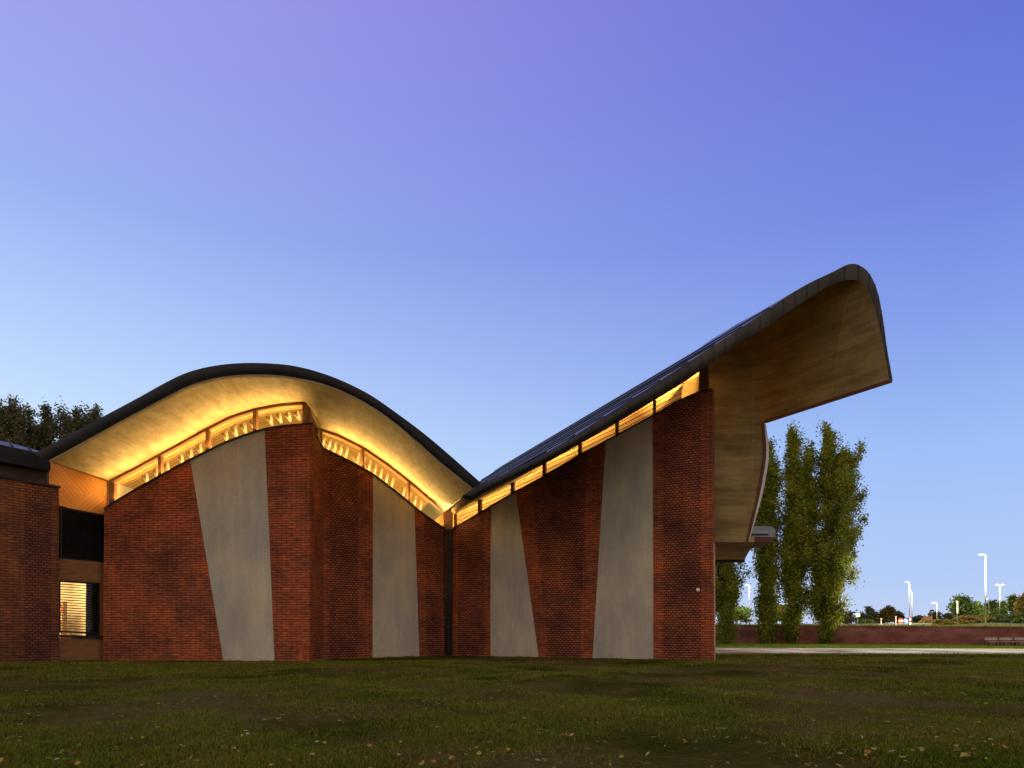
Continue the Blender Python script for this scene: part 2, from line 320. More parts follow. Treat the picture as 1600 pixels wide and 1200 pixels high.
M['bark'] = noise_mat('grey_brown_bark', (0.045, 0.032, 0.022), (0.095, 0.070, 0.048), 5, 0.9, 0, 0.5, 6, (1, 1, 0.25))

# ------------------------------------------------------------------ ground, path, terrace beyond the wall
def ground_mat():
    m, t, b = mat('lawn_soil', 1.0, 0, 0.0)
    tc = N(t, 'ShaderNodeTexCoord')
    n = N(t, 'ShaderNodeTexNoise', inp={'Scale': 0.22, 'Detail': 6, 'Roughness': 0.62}); t.links.new(tc.outputs['Object'], n.inputs['Vector'])
    r = ramp(t, [(0.40, (0.036, 0.044, 0.006, 1)), (0.50, (0.072, 0.062, 0.017, 1)), (0.60, (0.100, 0.082, 0.030, 1))]); t.links.new(n.outputs['Fac'], r.inputs['Fac'])
    n2 = N(t, 'ShaderNodeTexNoise', inp={'Scale': 9, 'Detail': 8, 'Roughness': 0.7}); t.links.new(tc.outputs['Object'], n2.inputs['Vector'])
    r2 = ramp(t, [(0.3, (0.55, 0.55, 0.55, 1)), (0.7, (1.35, 1.3, 1.2, 1))]); t.links.new(n2.outputs['Fac'], r2.inputs['Fac'])
    mm = N(t, 'ShaderNodeMixRGB', blend_type='MULTIPLY'); mm.inputs[0].default_value = 1; t.links.new(r.outputs[0], mm.inputs[1]); t.links.new(r2.outputs[0], mm.inputs[2])
    t.links.new(mm.outputs[0], b.inputs['Base Color'])
    bp = N(t, 'ShaderNodeBump', inp={'Strength': 0.9, 'Distance': 0.05}); t.links.new(n2.outputs['Fac'], bp.inputs['Height']); t.links.new(bp.outputs[0], b.inputs['Normal'])
    return m
def gz(x, y):
    """lawn height: gentle lumps near the camera, level at the building and beyond"""
    fade = np.clip((30.0 - np.asarray(y)) / 8.0, 0, 1)
    return fade * (0.05 * np.sin(x * 0.55 + 1.3) * np.sin(y * 0.7) + 0.035 * np.sin(x * 1.7 + y * 0.9) + 0.02 * np.sin(x * 3.1 - y * 2.3))
M['ground'] = ground_mat()
xs = np.r_[np.array([-1500, -600, -200, -100, -60]), np.arange(-40, 40.1, 0.5), np.array([60, 100, 200, 600, 1500])]
ys = np.r_[np.array([-300, -60, -20]), np.arange(-6, 44.1, 0.5), np.array([60, 90, 150, 400, 2500])]
GX, GY = np.meshgrid(xs, ys); GZ = gz(GX, GY)
g = MB(); g.grid([[(GX[i, j], GY[i, j], GZ[i, j]) for j in range(len(xs))] for i in range(len(ys))])
tag(g.build('ground', M['ground'], merge=False), kind='structure', label='dark mown lawn with bare earth patches')

M['gravel_path'] = noise_mat('pale_gravel', (0.17, 0.135, 0.085), (0.46, 0.42, 0.32), 0.30, 0.95, 0, 0.6, 10, (1.0, 0.5, 1), c3=(0.70, 0.66, 0.52), bscale=40, lo=0.40, hi=0.60)
g = MB(); g.face([(-30, 40.5, 0.012), (90, 35.5, 0.012), (90, 46.0, 0.012), (-30, 60.0, 0.012)])
tag(g.build('path', M['gravel_path']), kind='structure', label='pale gravel path crossing behind the building')

# retaining wall line in plan: far behind the poplars on the left, nearer on the right
WL0, WL1 = Vector((8.0, 77.0, 0)), Vector((62.0, 47.5, 0))
wd = (WL1 - WL0).normalized(); wn_ = Vector((wd.y, -wd.x, 0))
def wall_top(p): return 2.0 - 0.009 * (p - WL0).length
M['red_wall'] = noise_mat('old_red_masonry', (0.115, 0.048, 0.038), (0.215, 0.082, 0.066), 0.45, 0.9, 0, 0.5, 9, (1, 1, 2.2), c3=(0.29, 0.14, 0.12), bscale=7)
M['terrace'] = noise_mat('upper_ground', (0.05, 0.07, 0.014), (0.12, 0.115, 0.028), 0.25, 0.95, 0, 0.4, 8)
L = (WL1 - WL0).length
g = MB(); rows0, rows1 = [], []
for k in range(25):
    p = WL0 + wd * (L * k / 24); rows0.append(p); rows1.append(p)
poly = [Vector((p.x, p.y, -0.3)) for p in (rows0[0], rows0[-1])] + [Vector((p.x, p.y, wall_top(p))) for p in reversed(rows0)]
g.prism(poly, -wn_ * 0.4)
rw = g.build('retaining_wall', M['red_wall'])
tag(rw, 'long low dark red masonry wall behind the poplars and benches', 'wall')
g = MB(); cp = [Vector((p.x, p.y, wall_top(p) + 0.003)) + wn_ * 0.05 for p in (rows0[0], rows0[-1])]
cp += [c - wn_ * 0.5 for c in reversed(cp)]; g.prism(cp, Vector((0, 0, 0.07))); g.build('coping', M['red_wall'], rw)
# higher terrain behind the wall
def sstep(a, b, v): t = min(1.0, max(0.0, (v - a) / (b - a))); return t * t * (3 - 2 * t)
g = MB(); rows = []
for d_, z_ in ((0.41, -0.12), (3, 0.0), (8, 0.0), (14, 0.0), (20, 0.02), (25, 0.04), (30, 0.06), (35, 0.08), (40, 0.10), (45, 0.12), (52, 0.15), (60, 0.2), (80, 0.3), (120, 0.6), (300, 1.6), (1500, 6.0)):
    r = []
    for k, p in enumerate(rows0):
        q = Vector((p.x, p.y, wall_top(p) + z_)) - wn_ * d_ - wd * (1 - k / 24) * d_ * 0.8
        q += wd * max(0.0, k - 20) * d_ * 0.25
        q.z += 0.85 * sstep(55, 68, q.x) * sstep(78, 100, q.y) * (1 - sstep(170, 260, q.y)) * (1 + 0.12 * math.sin(q.x * 0.7))
        r.append(q)
    rows.append(r)
g.grid(rows)
tag(g.build('terrain', M['terrace']), kind='structure', label='raised ground lit by street lamps beyond the wall')

# ------------------------------------------------------------------ the building
BLD = empty('brick_pavilion', (-3.5, 34, 0), 'brick building with wave shaped vaulted roof, lit clerestory windows and big canopy at its end', 'building')
class Wall:
    """a vertical wall plane given by two (photo column, distance) pairs"""
    def __init__(s, x0, d0, x1, d1):
        s.p0 = Vector(((x0 - 800) / F * d0, d0)); s.p1 = Vector(((x1 - 800) / F * d1, d1))
        s.d = (s.p1 - s.p0).normalized(); s.n = Vector((s.d.y, -s.d.x, 0))
    def dist(s, x):
        r = Vector(((x - 800) / F, 1.0))
        return (s.p0.x * s.d.y - s.p0.y * s.d.x) / (r.x * s.d.y - r.y * s.d.x)
    def at(s, x, y=None, z=None, o=0.0):
        p = P(x, y if y is not None else HZ, s.dist(x))
        if z is not None: p.z = z
        return p + s.n * o
    def uv(s, p): return ((Vector((p[0], p[1])) - s.p0).dot(s.d), p[2])
WA = Wall(160, 32.0, 483, 31.0)
WR = Wall(483, 31.0, 505, 33.2)
WB = Wall(505, 33.2, 697, 38.0)
WC = Wall(706, 38.0, 1115, 31.8)
WW = Wall(0, 28.8, 92, 30.4)
WY = Wall(92, 30.75, 160, 32.3)           # recessed timber bay between the wing and the vault
TOP_A = [(150, 803), (163, 796), (200, 773), (250, 745), (300, 718), (350, 693), (380, 682), (415, 671), (450, 666), (490, 663)]
TOP_R = [(483, 663), (505, 702)]
TOP_B = [(500, 700), (505, 702), (545, 721), (583, 742), (620, 770), (660, 803), (700, 831)]
TOP_C = [(700, 831), (745, 805), (800, 772), (850, 745), (905, 712), (950, 688), (1020, 650), (1060, 627), (1090, 614), (1120, 607)]
TOP_W = [(-200, 709), (0, 746), (96, 764)]
def strip(mb, W, xt0, xt1, xb0, xb1, top, mi=0, off=0.0, thick=0.45, zb=-0.3, n=10):
    """one upright strip of a wall: curved top, straight possibly slanted sides, down to the soil"""
    xs = np.linspace(xt0, xt1, n)
    pts = [W.at(x, interp(x, top), o=off) for x in reversed(xs)]
    # side lines reach y = 1032 at xb; go on to the soil
    a, b = W.at(xb0, z=zb, o=off), W.at(xb1, z=zb, o=off)
    pts += [a, b]
    mb.prism(pts, -W.n * thick, [W.uv(p) for p in pts], mi)
def coping(W, top, x0, x1, parent, n=24, h=0.07, proud=0.05):
    mb = MB(); xs = np.linspace(x0, x1, n)
    lo = [W.at(x, interp(x, top), o=proud) for x in xs]
    for a, b in zip(lo[:-1], lo[1:]):
        a = a + Vector((0, 0, 0.004)); b = b + Vector((0, 0, 0.004))
        mb.prism([a, b, b + Vector((0, 0, h)), a + Vector((0, 0, h))], -W.n * 0.5)
    return mb.build('coping', M['black'], parent)
BR = [M['brick'], M['brick_dots']]
# wall A with its slanted cast panel
g = MB()
strip(g, WA, 163, 178, 160, 178, TOP_A); strip(g, WA, 178, 262, 178, 300, TOP_A, 0); strip(g, WA, 262, 297, 300, 350, TOP_A)
strip(g, WA, 413.5, 433, 429.5, 445, TOP_A); strip(g, WA, 433, 470, 445, 472, TOP_A); strip(g, WA, 470, 484.5, 472, 483, TOP_A)
wa = g.build('brick_wall', BR, BLD); coping(WA, TOP_A, 163, 488, wa)
g = MB(); strip(g, WA, 297, 413.5, 350, 429.5, TOP_A, off=-0.025, thick=0.3); g.build('concrete_panel', M['panel'], BLD)
# return
g = MB(); strip(g, WR, 484.5, 505, 483.2, 505, TOP_R); wr = g.build('brick_wall', BR, BLD); coping(WR, TOP_R, 486, 505, wr)
# wall B
g = MB()
strip(g, WB, 505, 514, 505, 514, TOP_B); strip(g, WB, 514, 560, 514, 560, TOP_B, 1); strip(g, WB, 560, 583, 560, 582, TOP_B)
strip(g, WB, 648, 662, 656, 668, TOP_B); strip(g, WB, 662, 690, 668, 690, TOP_B, 1); strip(g, WB, 690, 699, 690, 699, TOP_B)
wb = g.build('brick_wall', BR, BLD); coping(WB, TOP_B, 505, 697, wb)
g = MB(); strip(g, WB, 583, 648, 582, 656, TOP_B, off=-0.025, thick=0.3); g.build('concrete_panel', M['panel'], BLD)
# wall C
g = MB()
strip(g, WC, 702, 716, 702, 716, TOP_C); strip(g, WC, 716, 756, 716, 756, TOP_C, 1); strip(g, WC, 756, 766, 756, 766, TOP_C)
strip(g, WC, 806, 830, 843, 858, TOP_C); strip(g, WC, 830, 918, 858, 905, TOP_C, 1); strip(g, WC, 918, 946, 905, 925, TOP_C)
strip(g, WC, 1020, 1036, 1021, 1036, TOP_C); strip(g, WC, 1036, 1094, 1036, 1094, TOP_C, 1); strip(g, WC, 1094, 1113, 1094, 1116, TOP_C)
wc = g.build('brick_wall', BR, BLD); coping(WC, TOP_C, 706, 1113, wc, 30, 0.05)
g = MB(); strip(g, WC, 766, 806, 766, 843, TOP_C, off=-0.025, thick=0.3); g.build('concrete_panel', M['panel'], BLD)
g = MB(); strip(g, WC, 946, 1020, 925, 1021, TOP_C, off=-0.025, thick=0.3); g.build('concrete_panel', M['panel'], BLD)
# brick cheek behind the end of wall C, closing the hall under the canopy
cE = WC.at(1114, z=0, o=-0.46)
g = MB(); pe = [Vector((cE.x - 0.1, cE.y, -0.3)), Vector((cE.x - 0.1, cE.y + 3.2, -0.3)), Vector((cE.x - 0.1, cE.y + 3.2, 12.0)), Vector((cE.x - 0.1, cE.y, 12.2))]
g.prism(pe, Vector((-0.4, 0, 0)), [(p.y, p.z) for p in pe]); g.build('brick_wall', BR, BLD)
# wing
g = MB()
strip(g, WW, -200, 38, -200, 38, TOP_W); strip(g, WW, 38, 80, 38, 80, TOP_W, 1); strip(g, WW, 80, 92, 80, 92, TOP_W)
ww = g.build('brick_wall', [M['wing_brick_shaded'], M['wing_dots_shaded']], BLD); coping(WW, TOP_W, -200, 93.5, ww, 4, 0.1, 0.10)

# --- vault roof over walls A and B
F1T = [(52, 709), (75, 697), (125, 670), (172, 645), (215, 622), (262, 596), (290, 583), (317, 575), (345, 570), (372, 567.5), (397, 567), (425, 568), (455, 571), (490, 579), (530, 593), (575, 615), (615, 642), (662, 677), (707, 715), (752, 755)]
F1B = [(77, 720), (120, 697), (165, 672), (207, 649), (250, 626), (292, 605), (330, 593), (370, 587), (412, 586), (450, 589), (500, 599), (540, 614), (575, 632), (612, 657), (650, 689), (687, 722), (738, 763)]
def D1(x): return float(np.interp(x, [50, 200, 400, 500, 600, 700, 760], [28.45, 28.1, 27.8, 28.0, 28.7, 29.8, 30.5]))
NF = 81
f1t = [P(x, y, D1(x)) for x, y in smooth_curve(F1T, NF)]
f1b = [P(x, y, D1(x)) for x, y in smooth_curve(F1B, NF)]
W1A = [(168, 750), (205, 731), (245, 709), (280, 690), (320, 668), (355, 650), (395, 637), (435, 629.5), (478, 626)]
W1B = [(498, 667), (530, 678), (568, 697), (605, 722), (641, 750), (670, 775), (697, 797)]
def w1_at(xf):
    """window head point that belongs to soffit edge column xf"""
    if xf < 452:
        x = float(np.interp(xf, [77, 400, 452], [168, 440, 478])); return WA.at(x, interp(x, W1A))
    if xf < 474:
        t = (xf - 452) / 22; a = WA.at(478, 626); b = WB.at(499, 667.5); return a.lerp(b, t)
    x = float(np.interp(xf, [474, 738], [499, 697])); return WB.at(x, interp(x, W1B))
xf = [c[0] for c in smooth_curve(F1B, NF)]
w1 = [w1_at(x) for x in xf]
def ax1(k): return Vector((float(np.interp(k / (NF - 1), [0, 0.45, 1], [0.02, -0.1, -0.32])), 1, 0))
back1 = [p + ax1(k) * 22 for k, p in enumerate(w1)]
arc = [0]
for a, b in zip(f1b[:-1], f1b[1:]): arc.append(arc[-1] + (b - a).length)
roof1 = MB()
rows = [f1t] + [[p + ax1(k) * q for k, p in enumerate(f1t)] for q in (8, 26)]
roof1.grid(rows, flip=True)
r1 = roof1.build('vaulted_roof', M['zinc_roof'], BLD)
# fascia, slightly bulging, in plates with fine joints
def fascia(tops, bots, bulge, name, m, parent, seam_every, seam_mat):
    mb = MB(); n = len(tops); rws = []
    bl = bulge if isinstance(bulge, list) else [bulge] * n
    for q in (0, 0.25, 0.5, 0.75, 1):
        rws.append([t.lerp(b, q) + Vector((0, -w_ * math.sin(math.pi * q), 0)) for t, b, w_ in zip(tops, bots, bl)])
    mb.grid(rws)
    if seam_every:                # standing joints between the plates
        sm = mb
        for k in range(seam_every // 2, n - 1, seam_every):
            for i in range(4):
                a, b = rws[i][k], rws[i + 1][k]; d = (rws[i][k + 1] - rws[i][k]).normalized() * 0.014
                sm.prism([a - d, b - d, b + d, a + d], Vector((0, -0.018, 0)), None, 1)
    return mb.build(name, [m, seam_mat], parent, merge=False)
fascia(f1t, f1b, 0.10, 'fascia', M['zinc_dark'], r1, 4, M['black'])
# soffit: concrete, from a small lip at the edge back to the window heads
g = MB(); rws = []; uvs = []
for q in np.linspace(0, 1, 7):
    rws.append([a.lerp(b, q) + Vector((0, 0.02 if q == 0 else 0, 0.0)) for a, b in zip(f1b, w1)])
    uvs.append([(arc[k], (b - a).length * q) for k, (a, b) in enumerate(zip(f1b, w1))])
g.grid(rws, uvs)
g.build('soffit', M['soffit'], r1)
lip = MB()
for k in range(NF - 1):
    a, b = f1b[k], f1b[k + 1]
    lip.prism([a + Vector((0, -0.01, 0.03)), b + Vector((0, -0.01, 0.03)), b + Vector((0, -0.01, -0.05)), a + Vector((0, -0.01, -0.05))], Vector((0, 0.14, 0)))
lip.build('lip', M['concrete'], r1)
# slatted ceiling inside
g = MB(); rws = []; uvs = []
for q in np.linspace(0, 1, 12):
    rws.append([a.lerp(b, q) + Vector((0, 0, 0.004)) for a, b in zip(w1, back1)]); uvs.append([(arc[k], 22 * q) for k in range(NF)])
g.grid(rws, uvs); g.build('ceiling', M['slats'], r1)

# plastered hall walls behind the glass
g = MB(); hx = WA.at(166).x - 0.05
g.prism([Vector((hx, 32.4, -0.3)), Vector((hx, 57, -0.3)), Vector((hx, 57, 8.6)), Vector((hx, 32.4, 8.6))], Vector((-0.3, 0, 0))); g.build('hall_wall', M['plaster'], BLD)
g = MB(); g.prism([Vector((-19.6, 50.05, -0.3)), Vector((9, 50.05, -0.3)), Vector((9, 50.05, 13)), Vector((6, 50.05, 12)), Vector((-4, 50.05, 8.2)), Vector((-10, 50.05, 11.6)), Vector((-19.6, 50.05, 8.4))], Vector((0, 0.3, 0))); g.build('hall_wall', M['plaster'], BLD)

# --- big rising roof over wall C, ending in the hooked canopy
F2B = [(722, 777), (733, 781), (760, 768), (800, 749), (844, 728), (900, 697), (956, 665), (1019, 627), (1060, 602), (1106, 571), (1160, 534), (1200, 509), (1234, 486), (1271, 461), (1290, 449.5), (1304, 443), (1318, 438.5), (1330, 437), (1342, 439), (1352, 447), (1361, 464), (1368, 488), (1378, 530), (1385, 567), (1390, 597)]
F2T = [(727, 772), (735, 767), (760, 753), (800, 735), (844, 712), (900, 679), (956, 643), (1019, 603), (1060, 576), (1106, 546), (1160, 511), (1200, 484), (1234, 460), (1271, 439), (1290, 430), (1304, 423.5), (1318, 416), (1330, 412), (1342, 414), (1354, 422), (1364, 437), (1371, 455), (1380, 500), (1387, 550), (1395, 594)]
def D2(x): return 30.0 - 1.55 * (x - 722) / (1335 - 722) if x < 1335 else 28.45
NC = 121
c2b = smooth_curve(F2B, NC)
# matched top and bottom edge points
tb = np.linspace(0, 1, len(F2B)); 
def resample_pair():
    pb = np.array(F2B, float); pt = np.array(F2T, float)
    L = np.r_[0, np.cumsum(np.linalg.norm(np.diff(pb, axis=0), axis=1))]; t = np.linspace(0, L[-1], NC)
    def cr(p):
        s = np.gradient(p, L, axis=0); o = []
        for v in t:
            k = min(np.searchsorted(L, v, side='right') - 1, len(L) - 2); h = L[k + 1] - L[k]; u = (v - L[k]) / h
            o.append((2*u**3-3*u**2+1)*p[k] + (u**3-2*u**2+u)*h*s[k] + (-2*u**3+3*u**2)*p[k+1] + (u**3-u**2)*h*s[k+1])
        return np.array(o)
    return cr(pb), cr(pt)
c2b, c2t = resample_pair()
f2b = [P(x, y, D2(x)) for x, y in c2b]; f2t = [P(x, y, D2(x)) for x, y in c2t]
xb2 = [c[0] for c in c2b]
def ax2(x): return Vector((float(np.interp(x, [720, 850, 1240, 1390], [-0.15, -0.42, -0.42, -0.57])), 1, float(np.interp(x, [720, 850], [0.105, 0]))))
END_D = 34.0
arc2 = [0]
for a, b in zip(f2b[:-1], f2b[1:]): arc2.append(arc2[-1] + (b - a).length)
kc = next(k for k in range(NC) if xb2[k] > 1100 and (f2b[k] + ax2(xb2[k]) * (END_D - f2b[k].y)).x >= 8.4)       # ceiling / canopy split
g = MB(); rws = [[p + ax2(xb2[k]) * q for k, p in enumerate(f2t)] for q in (0, 5.6, 14, 30)]
kt = max(k for k in range(NC) if xb2[k] <= 1240)
g.grid([r[:kt + 1] for r in rws], flip=True)
# over the crest and down the hooked front
g.grid([r[kt:] for r in rws[:2]], flip=True)
r2 = g.build('rising_roof', M['zinc_roof'], BLD)
fascia(f2t, f2b, [float(np.interp(x, [720, 1000, 1250], [0.20, 0.20, 0.03])) for x in xb2], 'fascia', M['zinc'], r2, 3, M['black'])
g = MB()                                                      # standing seams on the visible slope
for k in range(6, kt - 4, 7):
    a = f2t[k]; d = ax2(xb2[k]); p0, p1 = a + d * 0.1, a + d * 29.5
    side = Vector((0.03, 0, 0.02)); g.prism([p0 - side, p0 + side, p0 + side + Vector((-0.02, 0, 0.045)), p0 - side + Vector((-0.02, 0, 0.045))], p1 - p0)
g.build('standing_seam', M['zinc_dark'], r2)
g = MB()
def inner2(k, q):                                             # outside it follows the canopy axis, inside the hall it turns straight back
    x = f2b[k].x; dw = max(0.0, 38.0 - (x + 3.35) * 0.487 - f2b[k].y) + 1.2
    return f2b[k] + ax2(xb2[k]) * min(q, dw) + Vector((0.25, 1, -0.02)) * max(0.0, q - dw)
QS = (0, 1.5, 3, 4.5, 6, 7.5, 9, 10.5, 12, 14, 18, 24, 30)
rws = [[inner2(k, q) for k in range(NC)] for q in QS]
uvs = [[(arc2[k], q) for k in range(NC)] for q in QS]
g.grid([r[:kc + 1] for r in rws], [u[:kc + 1] for u in uvs])
g.build('ceiling', M['slats_wide'], r2)
g = MB(); va, vb = [], []                                      # boarded gutter between the two vaults
for q in (0, 3, 6, 10, 14, 22):
    va.append(w1[-1] + ax1(NF - 1) * q + Vector((0, 0, 0.01)))
    d_ = va[-1].y - f2b[0].y; vb.append(inner2(6, d_) + Vector((0, 0, 0.01)))
g.grid([va, vb], [[(q, 0) for q in (0, 3, 6, 10, 14, 22)], [(q, 2) for q in (0, 3, 6, 10, 14, 22)]]); g.build('valley_gutter', M['slats'], r2)
# rim under the hooked end: rusty inner edge and a pale flashing
tipA, tipB = f2b[-1], f2b[-1] + ax2(1390) * (END_D - f2b[-1].y)
tipC = f2t[-1]
g = MB(); g.face([tipA, tipB, tipB + Vector((0.16, 0, 0.02)), tipC])
up = Vector((0, 0, 0.10)); g.prism([tipA + Vector((-0.02, -0.02, -0.03)), tipB + Vector((-0.02, 0, -0.03)), tipB + Vector((-0.02, 0, 0.11)), tipA + Vector((-0.02, -0.02, 0.11))], Vector((0.12, 0, 0)))
g.build('drip_edge', M['rust_trim'], r2)

# --- suspended concrete volume under the canopy
EDGE = [(1190, 662), (1191.5, 680), (1193, 700), (1192, 720), (1188, 745), (1184, 768), (1178, 795), (1171, 825), (1166, 846)]
edge3 = [P(x, y, END_D) for x, y in smooth_curve(EDGE, 24)]
zbot = CAM_H + (HZ - 847) / F * END_D
xl = P(1060, 900, END_D).x
ez = [p.z for p in reversed(edge3)]; ex = [p.x for p in reversed(edge3)]
xt_ = edge3[0].x
cols = []; uvc = []
for k in range(kc, NC):
    a = f2b[k]; r_ = a + ax2(xb2[k]) * (END_D - a.y); c = []
    sharp = float(np.interp(k, [NC - 10, NC - 1], [0, 1]))
    for q in np.linspace(0, 0.80 + 0.19 * sharp, 8): c.append(a.lerp(r_, q))
    def wallp(z):
        e = float(np.interp(min(z, ez[-1]), ez, ex)); return Vector((xl + (r_.x - xl) * (e - xl) / (xt_ - xl), END_D, z))
    dz = (r_.z - zbot); f1_ = min(1.3, dz * 0.25) * (1 - sharp) + 0.05 * sharp
    A, B = c[-1], wallp(r_.z - f1_)
    for t in (0.2, 0.4, 0.6, 0.8, 1.0): c.append(A * (1 - t) ** 2 + r_ * 2 * t * (1 - t) + B * t * t)   # coved junction
    for z in np.linspace(r_.z - f1_, zbot, 14)[1:]: c.append(wallp(z))
    L_ = 0; u = []
    for n_, p in enumerate(c):
        if n_: L_ += (p - c[n_ - 1]).length
        u.append((arc2[k], L_))
    cols.append(c); uvc.append(u)
g = MB(); g.grid(cols, uvc, flip=True); backv = Vector((2.0, 8.6, 0))
q = [p + backv for p in edge3]; g.grid([edge3, q], smooth=True)
# underside slab, chamfered corner
s0, s1 = P(1085, 847, END_D + 0.05), P(1179, 848, END_D + 0.05)
Dz = END_D * (985 - 847) / (985 - 875)
s2 = P(1163, 875, Dz); s3 = P(1060, 875, Dz)
zb2 = s0.z
under = [Vector((p.x, p.y, zb2)) for p in (s0, s1, s2, s3)]
ev = g.build('canopy_wall', M['canopy'], BLD)
g = MB(); g.prism(under, Vector((0, 0, 0.28))); g.build('floor_slab', M['canopy'], ev)
g = MB(); u2, u3 = under[2], under[3]
g.prism([u2 + Vector((0, -0.12, -0.16)), u3 + Vector((0, -0.12, -0.16)), u3 + Vector((0, -0.12, 0.3)), u2 + Vector((0, -0.12, 0.3))], Vector((0, 0.3, 0)))
g.build('slab_edge', M['post'], ev)
g = MB()
for a, b in zip(edge3[:-1], edge3[1:]):
    o0 = Vector((-0.02, -0.05, 0)); g.prism([a + o0, b + o0, b + o0 + Vector((0.12, 0, 0)), a + o0 + Vector((0.12, 0, 0))], Vector((0, 0.3, 0)))
g.build('edge_trim', M['rust_trim'], ev)
g = MB()
for k, (a, b) in enumerate(zip(edge3[:-1], edge3[1:])):
    t0, t1 = [0.05 + 0.13 * math.sin(math.pi * min(1, (j + 4) / 26)) for j in (k, k + 1)]
    o0 = Vector((0.105, 0.0, 0)); g.prism([a + o0, b + o0, b + o0 + Vector((t1, 0, 0)), a + o0 + Vector((t0, 0, 0))], Vector((0, 0.25, 0)))
g.build('flashing', M['zinc_pale'], ev)
# metal hood at the foot of the volume: rounded nose, a slot, brown underside
hd = 34.6; h0, h1 = P(1166, 822, hd), P(1212, 847, hd); zt, zm, zl = h0.z, P(0, 839, hd).z, h1.z
g = MB(); n = 10; outl = []
for t in np.linspace(0, math.pi / 2, n): outl.append((h1.x - 0.35 + 0.35 * math.sin(t), zt - 0.32 + 0.32 * math.cos(t)))
prof = [Vector((h0.x, hd, zt))] + [Vector((x, hd, z)) for x, z in outl] + [Vector((h1.x - 0.02, hd, zm)), Vector((h0.x, hd, zm))]
g.prism(list(reversed(prof)), Vector((0.3, 2.6, 0)))
hood = g.build('metal_hood', noise_mat('grey_blue_metal', (0.13, 0.155, 0.20), (0.19, 0.22, 0.27), 3, 0.4, 0.5, 0.02), BLD)
g = MB(); g.prism([Vector((h0.x - .1, hd - .05, zm - .003)), Vector((h0.x - .1, hd - .05, zl)), Vector((h1.x - .16, hd - .05, zl)), Vector((h1.x - .02, hd - .05, zm - .003))], Vector((0.3, 2.6, 0))); g.build('hood_base', M['rust_trim'], hood)
g = MB(); a = P(1172, 829, hd); b = P(1199, 834, hd)
g.prism([Vector((a.x, hd - .07, a.z)), Vector((a.x, hd - .07, b.z)), Vector((b.x, hd - .07, b.z)), Vector((b.x, hd - .07, a.z))], Vector((0, .06, 0))); g.build('hood_lid', noise_mat('blue_grey_lid', (0.18, 0.21, 0.26), (0.24, 0.27, 0.32), 3, 0.45, 0.3), hood)
g = MB(); g.box(((a.x + b.x) / 2, hd - 0.03, b.z - 0.05), (b.x - a.x + .1, 0.05, 0.05)); g.build('hood_slot', M['black'], hood)

# --- clerestory windows: each bay a frame with its pane
def bay(W, x0, x1, head, top, jl=0.09, jr=0.09, jh=0.11, sill=0.05, n=9, depth=0.22, headpx=0):
    xs = np.linspace(x0, x1, n)
    hi = [W.at(x, interp(x, head) - headpx, o=-0.10) for x in xs]; lo = [W.at(x, interp(x, top), o=-0.10) + Vector((0, 0, 0.045)) for x in xs]
    d3 = Vector((W.d.x, W.d.y, 0)); off = -W.n * depth
    g = MB()
    for a, b in zip(hi[:-1], hi[1:]): g.prism([a, a - Vector((0, 0, jh)), b - Vector((0, 0, jh)), b], off)
    def jamb(a, b, wd, sg):
        e = d3 * wd * sg; zc = Vector((0, 0, jh + 0.002)); g.prism([a - zc, b, b + e, a - zc + e], off) if sg > 0 else g.prism([a - zc + e, b + e, b, a - zc], off)
    jamb(hi[0], lo[0], jl, 1); jamb(hi[-1], lo[-1], jr, -1)
    o = g.build('clerestory_window', M['frame'], BLD)
    m = MB(); back = -W.n * 0.1; pts = [p + back - Vector((0, 0, 0.05)) for p in hi] + [p + back for p in reversed(lo)]
    m.face(pts); m.build('pane', M['glass'], o)
    return o
for x0, x1, jl, jr in ((168, 246, 0.26, 0.05), (246, 321, 0.11, 0.05), (321, 395, 0.11, 0.05), (395, 481, 0.11, 0.30)):
    bay(WA, x0 + 0.05, x1 - 0.05, W1A + [(482, 626)], TOP_A, jl, jr)
HR = [(481, 627), (500, 668)]
bay(WR, 486.5, 503.5, HR, TOP_R, 0.05, 0.32, 0.12, n=4)
for x0, x1, jl, jr in ((499, 569, 0.20, 0.05), (569, 641, 0.07, 0.05), (641, 697, 0.07, 0.08)):
    bay(WB, x0 + 0.05, x1 - 0.05, W1B, TOP_B, jl, jr)
HC = [(c[0], c[1]) for c in c2b if 722 < c[0] < 1160]; HC = [(700, 801), (722, 789), (745, 777)] + [h for h in HC if h[0] > 760]
for x0, x1, jl, jr in ((708, 747, 0.08, 0.08), (747, 798, 0.10, 0.06), (798, 848, 0.10, 0.06), (848, 904, 0.10, 0.06), (904, 962, 0.09, 0.05), (962, 1021, 0.08, 0.05), (1021, 1106, 0.06, 0.42)):
    bay(WC, x0 + 0.05, x1 - 0.05, HC, TOP_C, jl, jr, headpx=7, jh=0.1)
# steel post in the fold between walls B and C, timber above
pp = P(701.5, 985, 38.0)
g = MB(); zt_ = P(701, 829, 38).z; zh_ = P(701, 796, 38).z
g.box((pp.x, pp.y - 0.02, (zt_ - 0.3) / 2), (0.30, 0.3, zt_ + 0.3)); po = g.build('corner_post', M['black'], BLD)
g = MB(); g.tube([(pp.x - 0.12, pp.y - 0.25, -0.1), (pp.x - 0.12, pp.y - 0.25, zt_)], 0.055, 10); g.build('downpipe', M['post'], po)
g = MB(); g.tube([(pp.x + 0.11, pp.y - 0.25, -0.1), (pp.x + 0.11, pp.y - 0.25, zt_)], 0.055, 10); g.build('downpipe', M['post'], po)
g = MB(); g.box((pp.x, pp.y - 0.1, (zt_ + zh_) / 2 + 0.08), (0.42, 0.35, zh_ - zt_ + 0.1)); g.build('post_head', M['frame'], po)
